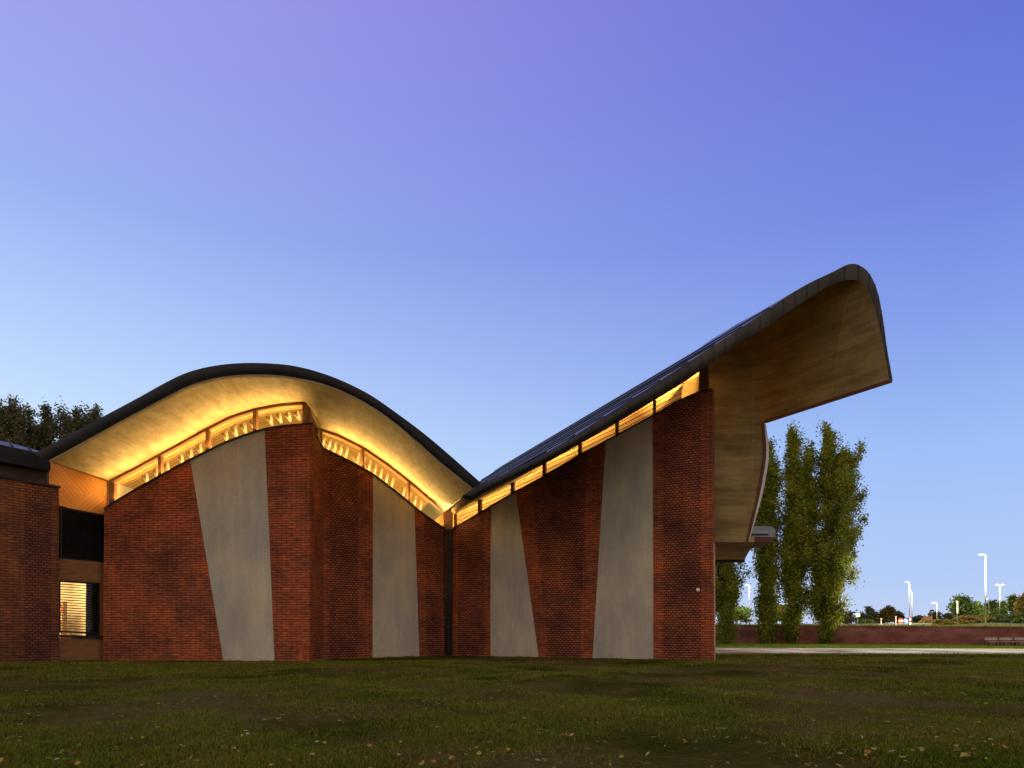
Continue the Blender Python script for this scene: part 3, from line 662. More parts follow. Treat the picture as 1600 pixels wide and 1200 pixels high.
# small white box on wall C
sb = WC.at(1091, 921, o=0.06); g = MB(); g.box(sb, (0.14, 0.10, 0.10), rz=math.atan2(WC.d.y, WC.d.x)); g.box(sb + Vector((0, -0.06, -0.075)), (0.12, 0.08, 0.03), rz=math.atan2(WC.d.y, WC.d.x))
g.build('wall_sensor', M['white'], BLD)
# struts inside the clerestory
def rod(mb, a, b, r=0.045): mb.tube([a, b], r, 6)
def struts(W, xs, top, arms, dep, up):
    for x in xs:
        mb = MB(); c = W.at(x, interp(x, top) + 2, o=-dep)
        k = c.y / F
        for dx, dy in arms: rod(mb, c + Vector((0, 0, up - 0.05)), c + Vector((dx * k, 0.25 * (1 if dx < -6 else -0.2), up + dy * k)), 0.066)
        mb.build('roof_strut', M['strut'], BLD)
struts(WA, [205, 222, 239, 262, 277, 292, 307, 334, 349, 364, 379, 406, 421, 436, 451, 465], TOP_A, ((-2, 17), (-12, 13)), 1.25, 0.78)
struts(WB, [513, 522, 531, 540, 549, 558, 576, 585, 594, 603, 612, 621, 630, 648, 657, 666, 675], TOP_B, ((-10, 18), (5, 17)), 1.25, 0.74)

# --- wing roof and timber bay
g = MB()
fa = [WW.at(-200, 665 , o=0.35), WW.at(75, 714, o=0.35)]; fb = [WW.at(-200, 690, o=0.35), WW.at(75, 737, o=0.35)]
fa[0].z = fa[1].z + 0.25; fb[0].z = fb[1].z + 0.2
g.prism([fa[0], fb[0], fb[1], fa[1]], -WW.n * 0.9)
wr_ = g.build('wing_roof', M['zinc_dark'], BLD)
g = MB(); ra_ = [WW.at(-200, 640, o=0.1), WW.at(-60, 668, o=0.1), WW.at(0, 690, o=0.1), WW.at(58, 706, o=0.1)]
e0 = fa[1] + Vector((-0.4, 0.5, 0.16)); e1 = fa[0] + Vector((0, 0.5, 0.16))
low = [e1.lerp(e0, t) for t in np.linspace(0, 1, 9)]
up_ = [1.0] * 7 + [0.8, 0.35]
mid = [p + Vector((-1.3, 1.6, 0.62)) * u for p, u in zip(low, up_)]; hi_ = [p + Vector((-3.0, 4.4, 0.95)) * u for p, u in zip(low, up_)]
g.grid([low, mid, hi_], flip=True); g.build('metal_sheet', noise_mat('dull_zinc_sheet', (0.05, 0.055, 0.062), (0.075, 0.08, 0.09), 0.6, 0.5, 0.3, 0.03), wr_)
g = MB()
for k in range(2, 8):
    for a, b in ((low[k], mid[k]), (mid[k], hi_[k])): g.prism([a + Vector((-.025, 0, .0)), a + Vector((.025, 0, 0)), a + Vector((.025, 0, .06)), a + Vector((-.025, 0, .06))], b - a)
g.build('standing_seam', M['zinc_dark'], wr_)
g = MB(); pts = [WW.at(-200, 700, o=-0.25), WW.at(-200, 715, o=-0.25), WW.at(76, 762, o=-0.25), WW.at(76, 737, o=-0.25)]
pts[0].z = fb[0].z - .01; pts[1].z = WW.at(-200, 709).z + 0.05
g.prism(pts, -WW.n * 0.15, [(p.z, p.x) for p in pts]); g.build('recessed_band', M['post'], wr_)
# timber bay plane
def bayp(x, y, o=0.0): return WY.at(x, y, o=o)
def slab(x0, y0l, y0r, x1, y1l, y1r, name, m, parent, o=0.0, th=0.12, chev=False):
    g = MB(); pts = [bayp(x0, y1l, o), bayp(x1, y1r, o), bayp(x1, y0r, o), bayp(x0, y0l, o)]
    uv = [WY.uv(p) for p in pts]
    if chev: uv = [(u * 0.72 + v * 0.69, -u * 0.69 + v * 0.72) for u, v in uv]
    g.prism(pts, -WY.n * th, uv)
    if chev:
        tri = [bayp(102, 793.5, o + .004), bayp(166, 805.6, o + .004), bayp(166, 785, o + .004), bayp(141, 763, o + .004)]
        g.prism(tri, -WY.n * 0.02, [(a * 0.72 - b * 0.69, a * 0.69 + b * 0.72) for a, b in (WY.uv(p) for p in tri)])
    return g.build(name, m, parent)
slab(75, 718, 750, 167, 787, 806, 'timber_panel', M['timber'], BLD, 0.10, 0.2, chev=True)
g = MB(); g.prism([bayp(76, 717, .16), bayp(76, 721, .16), bayp(168, 754, .16), bayp(168, 749, .16)], -WY.n * .1); g.build('trim_board', M['timber_flat'], BLD)
slab(92, 873, 879, 161, 906.5, 911, 'timber_spandrel', M['timber_flat'], BLD, 0.05, 0.14)
slab(92, 997, 997, 161, 1040, 1040, 'timber_spandrel', M['timber_flat'], BLD, 0.05, 0.14)
def louvre_window(x0, x1, yl0, yr0, yl1, yr1, ns, raised):
    g = MB(); 
    c = [bayp(x0, yl0), bayp(x0, yl1), bayp(x1, yr1), bayp(x1, yr0)]
    tl, bl, br_, tr = c; d3 = Vector((WY.d.x, WY.d.y, 0)); t = 0.07; off = -WY.n * 0.25
    g.prism([tl, bl, bl + d3 * t, tl + d3 * t], off); g.prism([tr - d3 * t, br_ - d3 * t, br_, tr], off)
    g.prism([tl + d3 * t, tl + d3 * t - Vector((0, 0, t)), tr - d3 * t - Vector((0, 0, t)), tr - d3 * t], off)
    g.prism([bl + d3 * t + Vector((0, 0, t)), bl + d3 * t, br_ - d3 * t, br_ - d3 * t + Vector((0, 0, t))], off)
    o = g.build('louvre_window', M['black'], BLD)
    m = MB()
    for k in range(ns):
        q = (k + 0.5) / ns; a = tl.lerp(bl, q) - WY.n * 0.06 + d3 * t; b = tr.lerp(br_, q) - WY.n * 0.06 - d3 * t
        h = (tl.z - bl.z) / ns; v = -WY.n * 0.07 + Vector((0, 0, h * (0.30 if raised else 0.75)))
        m.prism([a, b, b + v, a + v], Vector((0, 0, -0.012)))
    m.build('louvre', M['black'], o)
    m = MB(); back = -WY.n * 0.18; m.face([tl + back, bl + back, br_ + back, tr + back]); m.build('pane', M['glass'], o)
    return o
louvre_window(94, 158, 792.5, 805, 873, 879, 24, False)
louvre_window(92, 156, 906.5, 911, 988, 991, 20, True)
g = MB(); g.prism([bayp(91, 992, .14), bayp(91, 996, .14), bayp(163, 998, .14), bayp(163, 993.5, .14)], -WY.n * .3); g.build('window_sill', M['black'], BLD)
# the lit room behind the lower louvres and the dark one above
def room(y_top, y_bot, x0, x1, dep, m, name):
    a, b = bayp(x0, y_bot, -0.3), bayp(x1, y_bot, -0.3); z0 = a.z; z1 = bayp(x0, y_top).z
    d3 = Vector((WY.d.x, WY.d.y, 0)); A = a - d3 * 1.5; B = b + d3 * 0.25; n = -WY.n * dep
    v = lambda p, z: Vector((p.x, p.y, z))
    g = MB()
    g.face([v(A + n, z0), v(B + n, z0), v(B + n, z1), v(A + n, z1)]); g.face([v(A, z0), v(A + n, z0), v(A + n, z1), v(A, z1)])
    g.face([v(B, z0), v(B + n, z0), v(B + n, z1), v(B, z1)]); g.face([v(A, z1), v(B, z1), v(B + n, z1), v(A + n, z1)]); g.face([v(A, z0), v(B, z0), v(B + n, z0), v(A + n, z0)])
    g.build(name, m, BLD); return (A + B) / 2 + n * 0.45, z1
cpos, cz = room(900, 1000, 88, 158, 3.2, M['plaster'], 'lit_room')
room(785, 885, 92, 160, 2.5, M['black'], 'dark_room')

slab(155.8, 904, 905, 161.5, 1000, 1000, 'timber_jamb', M['timber_flat'], BLD, 0.03, 0.4)
g = MB(); pts = [bayp(138, 903, -.21), bayp(138, 1000, -.21), bayp(162, 1000, -.21), bayp(162, 903, -.21)]; g.prism(pts, -WY.n * .05); g.build('dark_backing', M['black'], BLD)  # black panel added behind the louvres to keep their right quarter dark
# bookshelf standing in the lit room
bs = bayp(127, 1000, -2.6); bs.z = 0.9
BS = empty('bookshelf', bs, 'tall open bookshelf with orange and dark books behind the lit louvred window', 'bookshelf')
g = MB()
for sx in (-0.45, 0.45): g.box((bs.x + sx, bs.y, bs.z + 0.95), (0.05, 0.3, 1.9))
g.build('side_panel', M['timber_flat'], BS)
for k in range(5):
    g = MB(); g.box((bs.x, bs.y, bs.z + 0.05 + k * 0.44), (0.85, 0.29, 0.04)); g.build('shelf', M['timber_flat'], BS)
bookm = [noise_mat('book_spines_' + n, c, tuple(k * 1.3 for k in c), 3, 0.6) for n, c in (('orange', (0.45, 0.13, 0.04)), ('dark', (0.06, 0.05, 0.05)), ('cream', (0.5, 0.42, 0.3)))]
for k in range(4):
    x = -0.40; g = MB()
    while x < 0.36:
        wdt = random.uniform(0.03, 0.07); hh = random.uniform(0.24, 0.34); g.box((bs.x + x + wdt / 2, bs.y, bs.z + 0.072 + k * 0.44 + hh / 2), (wdt * 0.92, 0.2, hh), random.randrange(3)); x += wdt
    g.build('book_row', bookm, BS)

# ------------------------------------------------------------------ lights inside the building
WARM = (1.0, 0.58, 0.155)
def area(name, loc, size, sy, energy, target, col=WARM, spread=180):
    l = bpy.data.lights.new(name, 'AREA'); l.shape = 'RECTANGLE'; l.size = size; l.size_y = sy; l.energy = energy; l.color = col; l.spread = R(spread)
    o = bpy.data.objects.new(name, l); COL.objects.link(o); o.location = loc
    d = Vector(target) - Vector(loc); o.rotation_euler = d.to_track_quat('-Z', 'Y').to_euler(); return o
def along(W, top, x0, x1, energy, back=0.02, drop=-0.17, tilt=0.7):
    a, b = W.at(x0, interp(x0, top), o=-back), W.at(x1, interp(x1, top), o=-back); a.z -= drop; b.z -= drop
    c = (a + b) / 2; L = (b - a).length
    l = bpy.data.lights.new('cove_light', 'AREA'); l.shape = 'RECTANGLE'; l.size = L; l.size_y = 0.06; l.energy = energy * L; l.color = WARM
    o = bpy.data.objects.new('cove_light', l); COL.objects.link(o); o.location = c
    X = (b - a).normalized(); Zd = -(Vector((0, 0, 1)) + W.n * tilt); Zd = (Zd - X * Zd.dot(X)).normalized(); Y = Zd.cross(X)
    from mathutils import Matrix
    o.rotation_euler = Matrix((X, Y, Zd)).transposed().to_euler()
EN = 34
for x0, x1 in ((178, 246), (248, 320), (322, 395), (398, 470)): along(WA, TOP_A, x0, x1, EN)
for x0, x1 in ((178, 246), (248, 320), (322, 395), (398, 466)): along(WA, TOP_A, x0, x1, EN * 1.35, back=0.75, drop=-0.22, tilt=0.7)
for x0, x1 in ((512, 568), (570, 640), (642, 688)): along(WB, TOP_B, x0, x1, EN * 1.35, back=0.75, drop=-0.22, tilt=0.7)
for x0, x1 in ((508, 568), (570, 640), (642, 692)): along(WB, TOP_B, x0, x1, EN * 1.1)
for x0, x1 in ((712, 746), (750, 797), (800, 847), (850, 903), (906, 961)): along(WC, TOP_C, x0, x1, EN * 0.36, back=0.8, tilt=0.0)
for x0, x1 in ((964, 1018), (1022, 1085)): along(WC, TOP_C, x0, x1, EN * 0.26, back=0.8, tilt=0.0)
pl = bpy.data.lights.new('room_light', 'POINT'); pl.energy = 330; pl.color = (1.0, 0.70, 0.32); pl.shadow_soft_size = 0.25
plo = bpy.data.objects.new('room_light', pl); COL.objects.link(plo); plo.location = (cpos.x, cpos.y, cz - 0.4)
area('hall_light', (-14, 39, 5.0), 9, 6, 1500, (-14, 39, 12)); area('hall_light', (-5.5, 43, 4.5), 5, 5, 1000, (-5.5, 43, 12)); area('hall_light', (3.5, 43, 5.0), 9, 5, 1300, (3.5, 43, 12))
area('entrance_light', (8.9, 33.1, 9.6), 0.8, 0.4, 3000, (11.5, 31.3, 13), (1.0, 0.62, 0.20))

# ------------------------------------------------------------------ trees
def quads(name, C, size, mats, parent, rs, flat=0.0, aspect=0.62):
    """leaf-sized rhombs at points C, one mesh"""
    n = len(C); a = rs.normal(size=(n, 3)); a[:, 2] *= (1 - flat); a /= np.linalg.norm(a, axis=1)[:, None]
    b = np.cross(a, rs.normal(size=(n, 3))); b /= np.linalg.norm(b, axis=1)[:, None]
    s = size * rs.uniform(0.6, 1.35, n)[:, None]
    v = np.empty((n, 4, 3)); v[:, 0] = C - a * s * 0.5; v[:, 1] = C + b * s * 0.5 * aspect; v[:, 2] = C + a * s * 0.5; v[:, 3] = C - b * s * 0.5 * aspect
    me = bpy.data.meshes.new(name); me.vertices.add(n * 4); me.vertices.foreach_set('co', v.ravel())
    me.loops.add(n * 4); me.loops.foreach_set('vertex_index', np.arange(n * 4, dtype=np.int32))
    me.polygons.add(n); me.polygons.foreach_set('loop_start', np.arange(0, n * 4, 4, dtype=np.int32)); me.polygons.foreach_set('loop_total', np.full(n, 4, np.int32))
    me.update(calc_edges=True); return link(name, me, mats, parent)
def poplar(x, D, ytop, wpx, label, seed, group, m, lean=0.0, nl=46000, leaders=1, base_z=0.0, low=0.02, leaf=0.21, clear=0.0, broad=False):
    rs = np.random.default_rng(seed); b = P(x, HZ, D); b.z = base_z
    H = CAM_H + (HZ - ytop) / F * D - base_z; Wd = wpx / F * D / 2
    T = empty('poplar_tree', b, label, 'tree', group)
    tm = MB(); limbs = []
    def path(p0, p1, r0, r1, bow, n=9):
        pts = []; 
        for t in np.linspace(0, 1, n): 
            p = p0.lerp(p1, t) + bow * math.sin(math.pi * t); pts.append(p + Vector(rs.normal(0, 0.05, 3)))
        pts[0] = p0
        tm.tube(pts, list(np.linspace(r0, r1, n)), 7); return pts
    main = path(b + Vector((0, 0, -0.2)), b + Vector((lean, 0, H * 0.97)), 0.42, 0.04, Vector((0.15, 0, 0)), 14)
    limbs.append((main, 1.0, 0.16))
    for k in range(leaders - 1):
        an = rs.uniform(0, 6.28); h0 = H * rs.uniform(0.06, 0.2); p0 = b + Vector((0, 0, h0)); rr = Wd * rs.uniform(0.35, 0.65)
        top = b + Vector((math.cos(an) * rr, math.sin(an) * rr, H * rs.uniform(0.72, 0.95))); limbs.append((path(p0, top, 0.2, 0.03, Vector((math.cos(an), math.sin(an), 0)) * rr * 0.35), 0.9, 0.1))
    # steep side limbs, each a plume of leaves
    plumes = []
    nb = 74
    nlow = 0 if broad else 26
    for k in range(nb + nlow):
        t = low + (0.94 - low) * (k / nb) ** 0.9 if k < nb else rs.uniform(0.012, 0.15); base = limbs[rs.integers(len(limbs))][0]; i = t * (len(base) - 1); p0 = base[int(i)].lerp(base[min(int(i) + 1, len(base) - 1)], i % 1)
        an = k * 2.4 + rs.uniform(-.5, .5); env = Wd * (1.0 if t < 0.55 else (1.0 if broad else max(0.3, 1 - (t - 0.55) * 1.35))) * min(1.0, 0.24 + t * 2.9) * rs.uniform(0.55, 1.12)
        ln = H * rs.uniform(0.07, 0.17) * min(1, 0.45 + t * 3) * (1 - 0.45 * t); p1 = p0 + Vector((math.cos(an) * env, math.sin(an) * env, ln))
        plumes.append((path(p0, p1, 0.07 * (1.1 - t), 0.012, Vector((0, 0, -ln * 0.22)), 5), env))
    tm.build('trunk', M['bark'], T, merge=False)
    C = []
    per = nl / (nb + nlow + 14)
    for pts, env in plumes:
        nclump = rs.integers(7, 12)
        for q in range(nclump):
            u = rs.uniform(0.25, 1.08) * (len(pts) - 1); i = min(int(u), len(pts) - 2); c = np.array(pts[i].lerp(pts[i + 1], u - i)); c = c + rs.normal(0, 0.14, 3)
            C.append(c + rs.normal(0, 1, (int(per / nclump), 3)) * np.array([0.26, 0.26, 0.42]) * rs.uniform(0.6, 1.25))
    for pts, w_, _ in limbs:
        for q in range(14):
            c = np.array(pts[-1].lerp(pts[-3], rs.uniform(0, 1) * 1.0)) + rs.normal(0, 0.12, 3)
            C.append(c + rs.normal(0, 1, (int(per * 0.35), 3)) * np.array([0.2, 0.2, 0.42]))
        for q in range(40):
            u = rs.uniform(max(low, 0.18), 1.0) ** 0.7; i = u * (len(pts) - 1); j = min(int(i), len(pts) - 2); c = np.array(pts[j].lerp(pts[j + 1], i - j)) + rs.normal(0, 0.2, 3)
            C.append(c + rs.normal(0, 1, (int(per * 14 / 40 / len(limbs)) + 4, 3)) * np.array([0.24, 0.24, 0.5]))
    C = np.vstack(C); C = C[C[:, 2] > base_z + 0.25 + clear]
    C = C[np.hypot(C[:, 0] - b.x, C[:, 1] - b.y) < Wd * 1.5]
    quads('crown', C, leaf, m, T, rs)
    return T
PG = 'poplars along the red wall'
poplar(1136, 66.5, 700, 84, 'poplar beside the brick end wall, its top hidden by the concrete canopy', 11, PG, M['poplar'], leaders=3)
poplar(1198, 67.5, 682, 47, 'slim poplar whose top just clears the curved canopy wall edge', 12, PG, M['poplar'], leaders=2)
poplar(1237, 66.5, 664, 51, 'tall narrow pointed poplar between the slim poplar and the broadest one', 13, PG, M['poplar'], leaders=2)
poplar(1292, 65.0, 662, 94, 'tallest and broadest poplar with several leaders and a pale stout trunk foot', 14, PG, M['poplar'], leaders=6, nl=72000)
LG = 'trees behind the wing roof'
for k, (x, yt, wp, lb) in enumerate(((22, 618, 60, 'dark sparse poplar behind the wing roof with ragged twin top'), (74, 626, 62, 'dark poplar with rounded top in the middle of the group behind the wing roof'),
                              (118, 630, 58, 'dark dense poplar rising next to the vaulted roof slope'), (150, 634, 52, 'dark poplar half hidden by the vaulted roof edge'), (-18, 655, 50, 'low dark poplar cut off by the picture edge behind the wing roof'))):
    poplar(x, 72 + 2 * k, yt, wp, lb, 30 + k, LG, M['dark_leaf'], leaders=5, nl=26000, low=0.62, leaf=0.27, broad=True)

def round_tree(name, x, D, ybase, ytop, wpx, label, cat, seed, m, nl=2600, leaf=0.45, trunk=True, group=None, cone=0.0):
    rs = np.random.default_rng(seed); b = P(x, ybase, D); H = (ybase - ytop) / F * D; Wd = wpx / F * D / 2
    T = empty(name, b, label, cat, group); tm = MB(); C = []
    nc = 16
    tm.tube([b + Vector((0, 0, -0.6)), b + Vector((0.05, 0, H * 0.5)), b + Vector((0, 0, H * 0.9))], [0.05 * H * 0.5, 0.03 * H * 0.5, 0.01], 7)
    for k in range(nc):
        t = rs.uniform(0.22 if trunk else 0.05, 0.92); wr_ = (1 - cone * t) * math.sin(math.pi * min(0.97, max(0.12, t * 0.85 + 0.12))) ** 0.7
        an = k * 2.4; rr = Wd * wr_ * rs.uniform(0.2, 0.85); c = np.array([b.x + math.cos(an) * rr, b.y + math.sin(an) * rr, b.z + H * t])
        tm.tube([b + Vector((0, 0, H * t * 0.5)), Vector(c)], [0.02 * H * 0.3, 0.01], 5)
        C.append(c + rs.normal(0, 1, (nl // nc, 3)) * np.array([Wd * 0.22, Wd * 0.22, H * 0.085]))
    tm.build('trunk', M['bark'], T, merge=False)
    C = np.vstack(C); C = C[C[:, 2] > b.z]
    quads('crown', C, leaf, m, T, rs); return T
FG = 'far trees beyond the red wall'
far = [('tree', 1322, 190, 978, 955, 34, 'low dark tree just right of the broadest poplar', 'dark_leaf'), ('tree', 1348, 200, 978, 953, 22, 'dark round tree behind the pale blue square sign', 'dark_leaf'),
       ('tree', 1362, 205, 978, 950, 22, 'dark tree with a spiky top right of the pale blue sign', 'dark_leaf'), ('tree', 1387, 190, 978, 949, 24, 'rounded olive gold tree between two slim white bollards', 'gold_leaf'),
       ('tree', 1403, 215, 978, 958, 18, 'small dark tree behind the red no entry sign', 'dark_leaf'), ('tree', 1436, 220, 978, 963, 34, 'long low dark tree clump right of the twin lamp poles', 'dark_leaf'),
       ('tree', 1462, 220, 976, 957, 20, 'dark tree behind the short street lamp', 'dark_leaf'), ('tree', 1482, 210, 974, 960, 16, 'small blue green tree at the left foot of the embankment', 'dark_leaf'),
       ('tree', 1502, 120, 972, 930, 36, 'large green tree on the embankment left of the tallest lamp', 'green_leaf'), ('tree', 1529, 130, 970, 940, 24, 'green tree just left of the tallest lamp pole', 'green_leaf'),
       ('tree', 1549, 150, 970, 940, 24, 'grey green tree right of the tallest lamp pole', 'green_leaf'), ('conifer', 1566, 135, 970, 941, 20, 'pointed green tree beneath the twin headed lamp', 'green_leaf'),
       ('conifer', 1584, 120, 970, 931, 24, 'pointed tree near the picture edge with pale lit tips', 'green_leaf'), ('tree', 1600, 115, 970, 929, 26, 'yellow green tree cut by the right picture edge', 'gold_leaf'),
       ('tree', 1156, 130, 976, 950, 44, 'bushy tree lit pale between the first two poplars', 'green_leaf'), ('tree', 1222, 135, 976, 948, 30, 'bushy tree seen between the slim and pointed poplars', 'gold_leaf')]
for k, (kd, x, D, yb, yt, wp, lb, mm) in enumerate(far):
    round_tree('far_tree' if kd == 'tree' else 'conifer_tree', x, D, yb, yt, wp, lb, 'tree', 60 + k, M[mm], nl=2400, leaf=0.0045 * D * 0.8, group=FG, cone=0.7 if kd == 'conifer' else 0.15)
SG = 'shrubs on the embankment'
sh = [(1478, 100, 978, 968, 40, 'low yellow green shrub at the left foot of the embankment', 'gold_leaf'), (1508, 98, 977, 963, 44, 'golden shrub under the large embankment tree', 'gold_leaf'),
      (1536, 102, 975, 962, 30, 'olive shrub behind the tallest lamp pole', 'gold_leaf'), (1562, 104, 974, 961, 36, 'green shrub under the twin headed lamp', 'green_leaf'), (1592, 100, 974, 960, 40, 'dark green shrub at the right picture edge', 'green_leaf'),
      (1350, 150, 979, 968, 26, 'pale green hedge bush right of the pale blue sign', 'green_leaf'), (1450, 140, 978, 966, 20, 'brown bush below the dark round sign', 'gold_leaf')]
for k, (x, D, yb, yt, wp, lb, mm) in enumerate(sh): round_tree('shrub', x, D, yb, yt, wp, lb, 'shrub', 90 + k, M[mm], nl=1800, leaf=0.35, trunk=False, group=SG)

# ------------------------------------------------------------------ street lamps
M['pole'] = noise_mat('galvanised_pole', (0.13, 0.13, 0.125), (0.18, 0.18, 0.17), 6, 0.5, 0.3, 0.02)
def street_lamp(x, ytop, D, label, heads=1, side=-1, power=600, hw=0.42):
    tz = P(x, ytop, D).z; b = P(x, HZ, D); b.z = 1.2
    T = empty('street_lamp', b, label, 'street lamp', 'street lamps beyond the red wall'); g = MB()
    g.tube([b, Vector((b.x, b.y, tz))], [0.075, 0.05], 8); g.build('pole', M['pole'], T)
    for s in ((side,) if heads == 1 else (-1, 1)):
        g = MB(); g.tube([Vector((b.x, b.y, tz - 0.05)), Vector((b.x + s * 0.25, b.y, tz + 0.06))], 0.04, 6); g.build('arm', M['pole'], T)
        c = Vector((b.x + s * (0.25 + hw / 2), b.y, tz + 0.08))
        g = MB(); k = 6
        for i in range(1): g.box(c + Vector((0, 0, 0.05)), (hw, 0.3, 0.07)); g.box(c + Vector((0, 0, 0.1)), (hw * 0.7, 0.22, 0.04))
        hd_ = g.build('lamp_head', M['pole'], T)
        g = MB(); g.box(c + Vector((0, 0, -0.03)), (hw * 0.9, 0.26, 0.09)); g.build('lens', M['lamp'], hd_)
        l = bpy.data.lights.new('lamp_light', 'SPOT'); l.spot_size = R(176); l.spot_blend = 0.05; l.energy = power; l.color = (1.0, 0.88, 0.58); l.shadow_soft_size = 0.2
        lo_ = bpy.data.objects.new('lamp_light', l); COL.objects.link(lo_); lo_.location = c + Vector((0, -0.7, -0.15))
street_lamp(1540, 867, 76, 'tallest street lamp with a bright head above the red wall', 1, -1, 50000)
street_lamp(1421, 910, 118, 'tall lamp, the higher of the two close poles right of the poplars', 1, -1, 8000)
street_lamp(1425, 924, 140, 'lower lamp of the two close poles right of the poplars', 1, -1, 8000)
street_lamp(1464, 942, 150, 'short lamp beside the dark round sign', 1, -1, 4500, 0.9)
street_lamp(1562, 914, 125, 'twin headed lamp between the tallest pole and the picture edge', 2, 1, 4000)
street_lamp(1545, 936, 118, 'thin unlit looking lamp post close right of the tallest pole', 1, -1, 10, 0.3)
street_lamp(1171, 914, 128, 'lamp glinting through the crown edge between the first two poplars', 1, -1, 8000)
street_lamp(1172, 957, 180, 'low lamp shining in the gap between the first two poplars', 1, -1, 5000)
street_lamp(1299, 903, 110, 'lamp glinting through the crown of the broadest poplar', 1, -1, 8000)

M['bench'] = noise_mat('weathered_bench_slats', (0.34, 0.33, 0.31), (0.44, 0.43, 0.40), 6, 0.6, 0, 0.02)
# ------------------------------------------------------------------ road signs, bollards, benches
M['sign_blue'] = noise_mat('blue_sign_film', (0.02, 0.09, 0.42), (0.03, 0.11, 0.48), 5, 0.4); M['sign_red'] = noise_mat('red_sign_film', (0.55, 0.03, 0.02), (0.62, 0.04, 0.03), 5, 0.4)
M['sign_white'] = noise_mat('white_sign_film', (0.75, 0.75, 0.75), (0.82, 0.82, 0.82), 5, 0.4); M['sign_pale'] = noise_mat('pale_blue_sign_film', (0.45, 0.68, 0.72), (0.52, 0.75, 0.78), 5, 0.4)
M['sign_dark'] = noise_mat('dark_blue_sign_back', (0.03, 0.04, 0.09), (0.045, 0.06, 0.12), 5, 0.5)
def disc(mb, c, r, th=0.03, n=24, mi=0):
    pts = [Vector((c.x + r * math.cos(t), c.y, c.z + r * math.sin(t))) for t in np.linspace(0, 2 * math.pi, n, endpoint=False)]
    mb.prism(pts, Vector((0, th, 0)), None, mi)
def sign_post(T, x, D, ztop, r=0.045):
    b = P(x, HZ, D); g = MB(); g.tube([Vector((b.x, b.y + 0.06, 1.0)), Vector((b.x, b.y + 0.06, ztop))], r, 8); g.build('post', M['pole'], T)
SGN = 'road signs beyond the red wall'
D_ = 110
c = P(1340.5, 961, D_); T = empty('road_sign', (c.x, c.y, 1.2), 'pale blue square sign on a white post right of the poplars', 'road sign', SGN); sign_post(T, 1340.5, D_, c.z + 0.5)
g = MB(); g.box((c.x, c.y, c.z), (0.7, 0.03, 0.62)); bd = g.build('board', M['sign_white'], T)
g = MB(); g.box((c.x, c.y - 0.02, c.z - 0.03), (0.60, 0.012, 0.46)); g.build('symbol_field', M['sign_pale'], bd)
g = MB(); g.box((c.x, c.y - .03, c.z + 0.36), (0.78, 0.03, 0.08)); g.build('top_strip', M['sign_dark'], bd)
c = P(1407.5, 970, 85); T = empty('road_sign', (c.x, c.y, 1.2), 'red round no entry sign with a white bar low above the wall', 'road sign', SGN); sign_post(T, 1407.5, 85, c.z)
g = MB(); disc(g, c, 0.33); bd = g.build('board', M['sign_red'], T); g = MB(); g.box(c + Vector((0, -0.012, 0)), (0.46, 0.016, 0.12)); g.build('bar', M['sign_white'], bd)
c = P(1415.5, 970, 84); T = empty('road_sign', (c.x, c.y, 1.2), 'blue round sign with a white diagonal arrow beside the no entry sign', 'road sign', SGN); sign_post(T, 1415.5, 84, c.z)
g = MB(); disc(g, c, 0.31); bd = g.build('board', M['sign_blue'], T)
g = MB(); f = Vector((0, -0.016, 0)); a = c + f + Vector((-0.16, 0, 0.17)); b = c + f + Vector((0.1, 0, -0.1)); nrm = Vector((0.035, 0, 0.035))
g.prism([a - nrm, b - nrm, b + nrm, a + nrm], Vector((0, .012, 0))); t_ = c + f + Vector((0.19, 0, -0.19)); g.prism([b + Vector((-0.11, 0, -0.05)), t_, b + Vector((0.05, 0, 0.11))], Vector((0, .012, 0))); g.build('arrow', M['sign_white'], bd)
c = P(1422, 968, 90); T = empty('road_sign', (c.x, c.y, 1.2), 'small red and white striped marker post beside the blue arrow sign', 'road sign', SGN)
for k in range(4):
    g = MB(); g.box((c.x, c.y, c.z + 0.3 - k * 0.28), (0.22, 0.06, 0.275)); g.build('stripe', M['sign_red'] if k % 2 == 0 else M['sign_white'], T)
c = P(1456, 956, 112); T = empty('road_sign', (c.x, c.y, 1.2), 'dark round sign with pale arrows on a thin post by the short lamp', 'road sign', SGN); sign_post(T, 1456, 112, c.z + 0.3, 0.035)
g = MB(); disc(g, c, 0.40); bd = g.build('board', M['sign_dark'], T)
g = MB(); g.box(c + Vector((-0.14, -0.012, 0.02)), (0.07, 0.016, 0.22)); g.box(c + Vector((0.13, -0.012, -0.02)), (0.07, 0.016, 0.22)); g.build('arrow', M['sign_pale'], bd)
c2 = P(1452, 951, 112.3); g = MB(); g.box(c2, (0.7, 0.03, 0.12)); g.build('name_plate', M['sign_white'], T)
c = P(1450, 966, 125); T = empty('information_board', (c.x, c.y, 1.0), 'brown weathered board on posts below the dark round sign', 'board')
g = MB(); g.box((c.x, c.y, c.z), (1.6, 0.08, 0.75)); g.build('board', M['timber_flat'], T)
for s in (-.6, .6): g = MB(); g.tube([(c.x + s, c.y + .08, 0.8), (c.x + s, c.y + .08, c.z + .3)], 0.05, 6); g.build('post', M['timber_flat'], T)
c = P(1496, 950, 96); T = empty('road_sign', (c.x, c.y, 1.2), 'tall narrow white sign on a pole in front of the embankment tree', 'road sign', SGN); sign_post(T, 1496, 96, c.z + .9)
g = MB(); g.box((c.x, c.y, c.z), (0.22, 0.03, 1.5)); g.box((c.x - .05, c.y, c.z + .85), (0.3, 0.03, 0.3)); g.build('board', M['sign_white'], T)
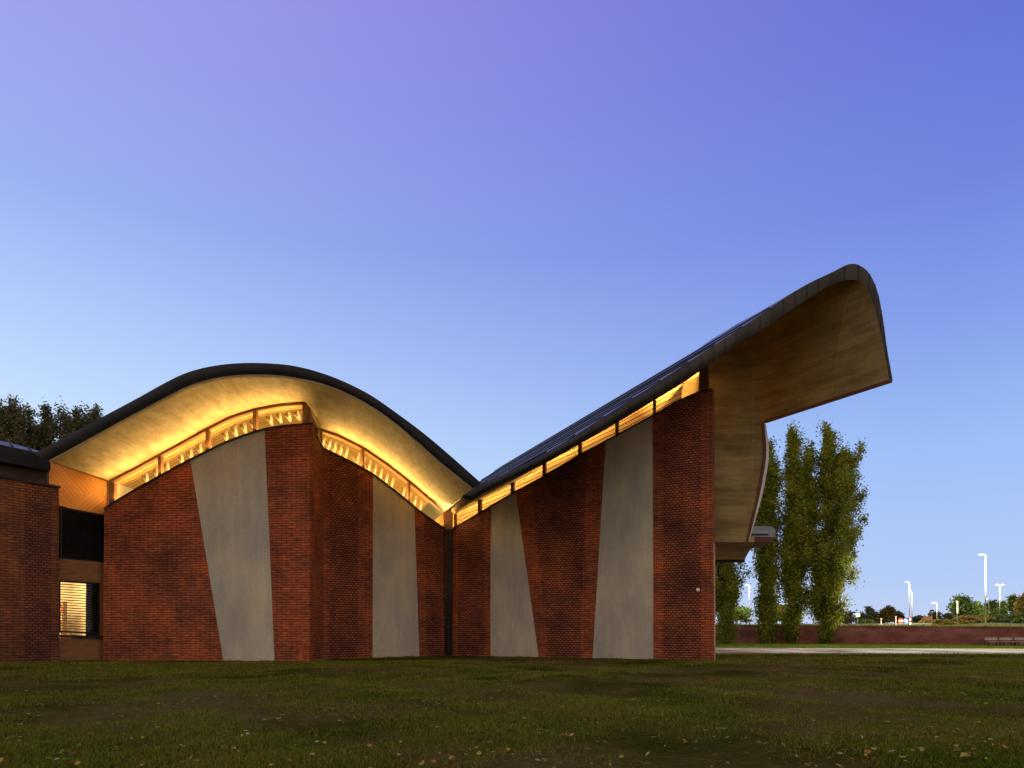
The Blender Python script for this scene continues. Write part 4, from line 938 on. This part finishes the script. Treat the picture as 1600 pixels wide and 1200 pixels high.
for x, lb in ((1377, 'slim white bollard left of the rounded gold tree'), (1400, 'slim white bollard left of the red no entry sign')):
    b = P(x, 972, 105); T = empty('bollard', (b.x, b.y, 1.2), lb, 'bollard', 'white bollards beyond the wall'); zt2 = P(x, 966 if x < 1390 else 963, 105).z
    g = MB(); g.tube([(b.x, b.y, 1.0), (b.x, b.y, zt2 - 0.25)], 0.07, 10); g.build('shaft', M['white'], T)
    g = MB(); g.tube([(b.x, b.y, zt2 - 0.25), (b.x, b.y, zt2 - 0.05), (b.x, b.y, zt2)], [0.10, 0.10, 0.04], 10); g.build('cap', M['white'], T)
for x, lb in ((1551.5, 'park bench before the red wall, leftmost of the row'), (1575, 'park bench before the red wall, second from the left'), (1598, 'park bench before the red wall, cut by the picture edge')):
    D_ = 56.5; b = P(x, HZ, D_); b.z = 0.0; T = empty('park_bench', b, lb, 'bench', 'benches before the red wall')
    g = MB()
    for k in range(3): g.box((b.x, b.y - 0.18 + k * 0.15, 0.45), (1.05, 0.11, 0.04))
    g.build('seat', M['bench'], T)
    g = MB()
    for k in range(2): g.box((b.x, b.y + 0.24 + 0.02 * k, 0.64 + k * 0.12), (1.05, 0.035, 0.09))
    g.build('backrest', M['bench'], T)
    for s in (-.47, .47):
        g = MB(); g.box((b.x + s, b.y - 0.2, 0.215), (0.05, 0.05, 0.43)); g.box((b.x + s, b.y + 0.285, 0.40), (0.05, 0.05, 0.8)); g.box((b.x + s, b.y + 0.03, 0.40), (0.045, 0.46, 0.045)); g.build('leg', M['black'], T)

# ------------------------------------------------------------------ grass and fallen leaves
M['grass'] = leaf_mat('grass_blades', [(0.034, 0.062, 0.004), (0.070, 0.112, 0.007), (0.130, 0.146, 0.013), (0.21, 0.170, 0.034)], scale=0.5, transl=0.2)
M['grass_far'] = leaf_mat('lamplit_grass_blades', [(0.10, 0.17, 0.012), (0.17, 0.26, 0.018), (0.23, 0.31, 0.024)], scale=0.6, transl=0.25)  # paler copy of the grass for the verge, lamplight put into its colour
def pnoise(x, y):
    v = np.sin(x * 0.42 + 0.7) * np.sin(y * 0.55 + 1.1) + 0.6 * np.sin(x * 0.95 - y * 0.7 + 2.0) + 0.45 * np.sin(x * 1.9 + y * 1.6 + 0.4) + 0.3 * np.sin(x * 3.7 - y * 2.9)
    return v
def blades(name, X, Y, h, wdt, m, seed, zf):
    rs = np.random.default_rng(seed); n = len(X); Z = zf(X, Y); an = rs.uniform(0, 6.283, n); H = h * rs.uniform(0.45, 1.3, n); ln = rs.normal(0, 0.55, (n, 2)) * H[:, None]
    v = np.empty((n, 3, 3)); dx, dy = np.cos(an) * wdt, np.sin(an) * wdt
    v[:, 0] = np.c_[X - dx, Y - dy, Z - 0.01]; v[:, 1] = np.c_[X + dx, Y + dy, Z - 0.01]; v[:, 2] = np.c_[X + ln[:, 0], Y + ln[:, 1], Z + H]
    me = bpy.data.meshes.new(name); me.vertices.add(n * 3); me.vertices.foreach_set('co', v.ravel()); me.loops.add(n * 3); me.loops.foreach_set('vertex_index', np.arange(n * 3, dtype=np.int32))
    me.polygons.add(n); me.polygons.foreach_set('loop_start', np.arange(0, n * 3, 3, dtype=np.int32)); me.polygons.foreach_set('loop_total', np.full(n, 3, np.int32)); me.update(calc_edges=True)
    return link(name, me, m)
rs = np.random.default_rng(3); n = 420000
t = rs.uniform(0, 1, n); Y = 6.5 * (40 / 6.5) ** t; X = rs.uniform(-1, 1, n) * (Y * 0.80 + 1.0)
keep = (pnoise(X, Y) + rs.normal(0, 0.5, n) + 0.2 - 0.5 * np.exp(-((X - 3) / 5) ** 2 - ((Y - 15) / 7) ** 2) - 1.5 * np.exp(-((X - 7.5) / 6.5) ** 2 - ((Y - 26) / 6) ** 2)) > -0.02
behind = (Y > 31.5) & (X < 9.6); keep &= ~behind; keep &= ~((Y > 30) & (X < -9.2)); keep &= ~((Y > 36.8) & (X > 9))
X, Y = X[keep], Y[keep]
for W_, xa, xb in ((WW, -150, 92), (WY, 92, 160), (WA, 160, 483), (WR, 483, 505), (WB, 505, 697), (WC, 706, 1113)):   # longer tufts along the foot of the walls
    m_ = 1500; t_ = rs.uniform(0, 1, m_); c_ = np.sin(t_ * 37 + xa) * 0.5 + rs.normal(0, 0.4, m_) > 0.1; t_ = t_[c_]
    pa, pb = W_.at(xa), W_.at(xb); o_ = np.abs(rs.normal(0, 0.16, len(t_))) + 0.04
    X = np.r_[X, pa.x + (pb.x - pa.x) * t_ + W_.n.x * o_]; Y = np.r_[Y, pa.y + (pb.y - pa.y) * t_ + W_.n.y * o_]
tag(blades('lawn_grass', X, Y, 0.037 + 0.0006 * Y, 0.004 + 0.00055 * Y, M['grass'], 5, gz), 'short dark patchy lawn grass in front of the building', kind='stuff')
# unmown fringe along the near edge of the path
n = 16000; X = rs.uniform(9.0, 34, n); Y = 38.6 - 0.0417 * (X + 0) - rs.uniform(0, 1.6, n) ** 1.0
tag(blades('fringe_grass', X, Y, 0.17, 0.02, M['grass'], 6, lambda x, y: x * 0), 'rough grass fringe along the near edge of the path', kind='stuff')
# tall weeds on the raised ground behind the wall
M['weeds'] = leaf_mat('dry_weeds', [(0.05, 0.075, 0.012), (0.10, 0.115, 0.018), (0.17, 0.15, 0.030)], scale=0.25, transl=0.3)
n = 26000; s_ = rs.uniform(0.1, 1.25, n); dd = 0.6 + 34 * rs.uniform(0, 1, n) ** 1.5; X = WL0.x + wd.x * L * s_ - wn_.x * dd; Y = WL0.y + wd.y * L * s_ - wn_.y * dd
zz = 2.0 - 0.009 * L * s_ - 0.02
tag(blades('weeds', X, Y, 0.30, 0.035, M['weeds'], 9, lambda x, y: zz), 'dry weeds and grass on the raised ground behind the red wall', kind='stuff')
# brighter grass strip between path and red wall
n = 60000; s_ = rs.uniform(-0.02, 1.0, n); q_ = rs.uniform(0, 1, n); wx = WL0.x + (WL1.x - WL0.x) * s_; wy = WL0.y + (WL1.y - WL0.y) * s_
py = 60 - (wx + 30) * 14 / 120; X = wx; Y = py + (wy - 0.1 - py) * q_
ok = Y > py; X, Y = X[ok], Y[ok]
tag(blades('verge_grass', X, Y, 0.16, 0.035, M['grass_far'], 7, lambda x, y: x * 0), 'bright green grass verge at the foot of the red wall', kind='stuff')

leafm = [leaf_mat('fallen_leaf_' + n_, [tuple(k * 0.7 for k in c), c], 4, 0.1) for n_, c in (('yellow', (0.36, 0.27, 0.06)), ('ochre', (0.29, 0.16, 0.045)), ('cream', (0.38, 0.32, 0.17)), ('green', (0.17, 0.18, 0.04)), ('brown', (0.16, 0.08, 0.035)))]
def leaf_mesh(seed):
    rs = np.random.default_rng(seed); mb = MB(); n = 9; rows = []
    out = [0.04, 0.30, 0.46, 0.50, 0.43, 0.33, 0.2, 0.1, 0.02]; cu = rs.uniform(0.15, 0.5); tw = rs.uniform(-0.3, 0.3)
    for k in range(n):
        u = k / (n - 1) - 0.5; wv = out[k] * 0.8
        rows.append([Vector((u, s * wv, cu * (u * u * 1.2 + (s * wv) ** 2 * 1.6) + tw * u * s * wv + (0.0 if s == 0 else 0.03 * rs.normal()))) for s in (-1, -0.5, 0, 0.5, 1)])
    mb.grid(rows); mb.tube([rows[0][2], rows[0][2] + Vector((-0.22, 0.03, 0.05)), rows[0][2] + Vector((-0.42, 0.07, 0.03))], 0.012, 5)
    return mb
protos = []
for k in range(10):
    mb = leaf_mesh(200 + k); o = mb.build('fallen_leaf', leafm[k % 5], None, merge=False); protos.append(o)
rs = np.random.default_rng(21); pos = []
for cl in range(110):                                          # leaves gather in loose drifts
    y = 6.9 * (30 / 6.9) ** rs.uniform(0, 1) ** 1.5; x = rs.uniform(-1, 1) * y * 0.76
    for q in range(rs.integers(1, 9)): pos.append((x + rs.normal(0, 0.05 * y), y + rs.normal(0, 0.05 * y)))
for q in range(640):
    y = 6.8 * (30 / 6.8) ** rs.uniform(0, 1) ** 1.2; pos.append((rs.uniform(-1, 1) * y * 0.77, y))
pos = [(x, y) for x, y in pos if 6.6 < y < 30 and abs(x) < y * 0.77 + .2]
pos.sort(key=lambda p: p[1]); rest = MB()
for k, (x, y) in enumerate(pos):
    s = 0.028 + 0.064 * rs.uniform(0, 1) ** 1.6; pr = protos[int(rs.choice(10, p=[.14, .1, .12, .08, .08, .14, .1, .1, .06, .08]))]
    z = float(gz(x, y)) + 0.035 + 0.2 * s
    rot = (rs.normal(0, 0.35), rs.normal(0, 0.35), rs.uniform(0, 6.28))
    if k < 290:
        o = pr if pr.get('used') is None else pr.copy()
        if o is not pr: COL.objects.link(o)
        else: pr['used'] = 1
        o.location = (x, y, z); o.rotation_euler = rot; o.scale = (s, s, s)
        tag(o, 'small curled dry leaf fallen on the dark lawn', 'leaf', 'dry leaves scattered on the lawn')
    else:
        c_, si = math.cos(rot[2]), math.sin(rot[2])
        pv = pr.data.vertices; i0 = len(rest.v)
        rest.v += [(x + s * (v.co.x * c_ - v.co.y * si), y + s * (v.co.x * si + v.co.y * c_), z + s * v.co.z) for v in pv]
        for pg in pr.data.polygons:
            rest.f.append(tuple(i0 + i for i in pg.vertices)); rest.uv.append([(0, 0)] * len(pg.vertices)); rest.mi.append(protos.index(pr) % 5); rest.sm.append(True)
for pr in protos:
    if pr.get('used') is None: bpy.data.objects.remove(pr)
    else: del pr['used']
for o in COL.objects:
    if 'used' in o.keys(): del o['used']
tag(rest.build('fallen_leaves', leafm, None, merge=False), 'far scatter of small dry leaves on the lawn', kind='stuff')
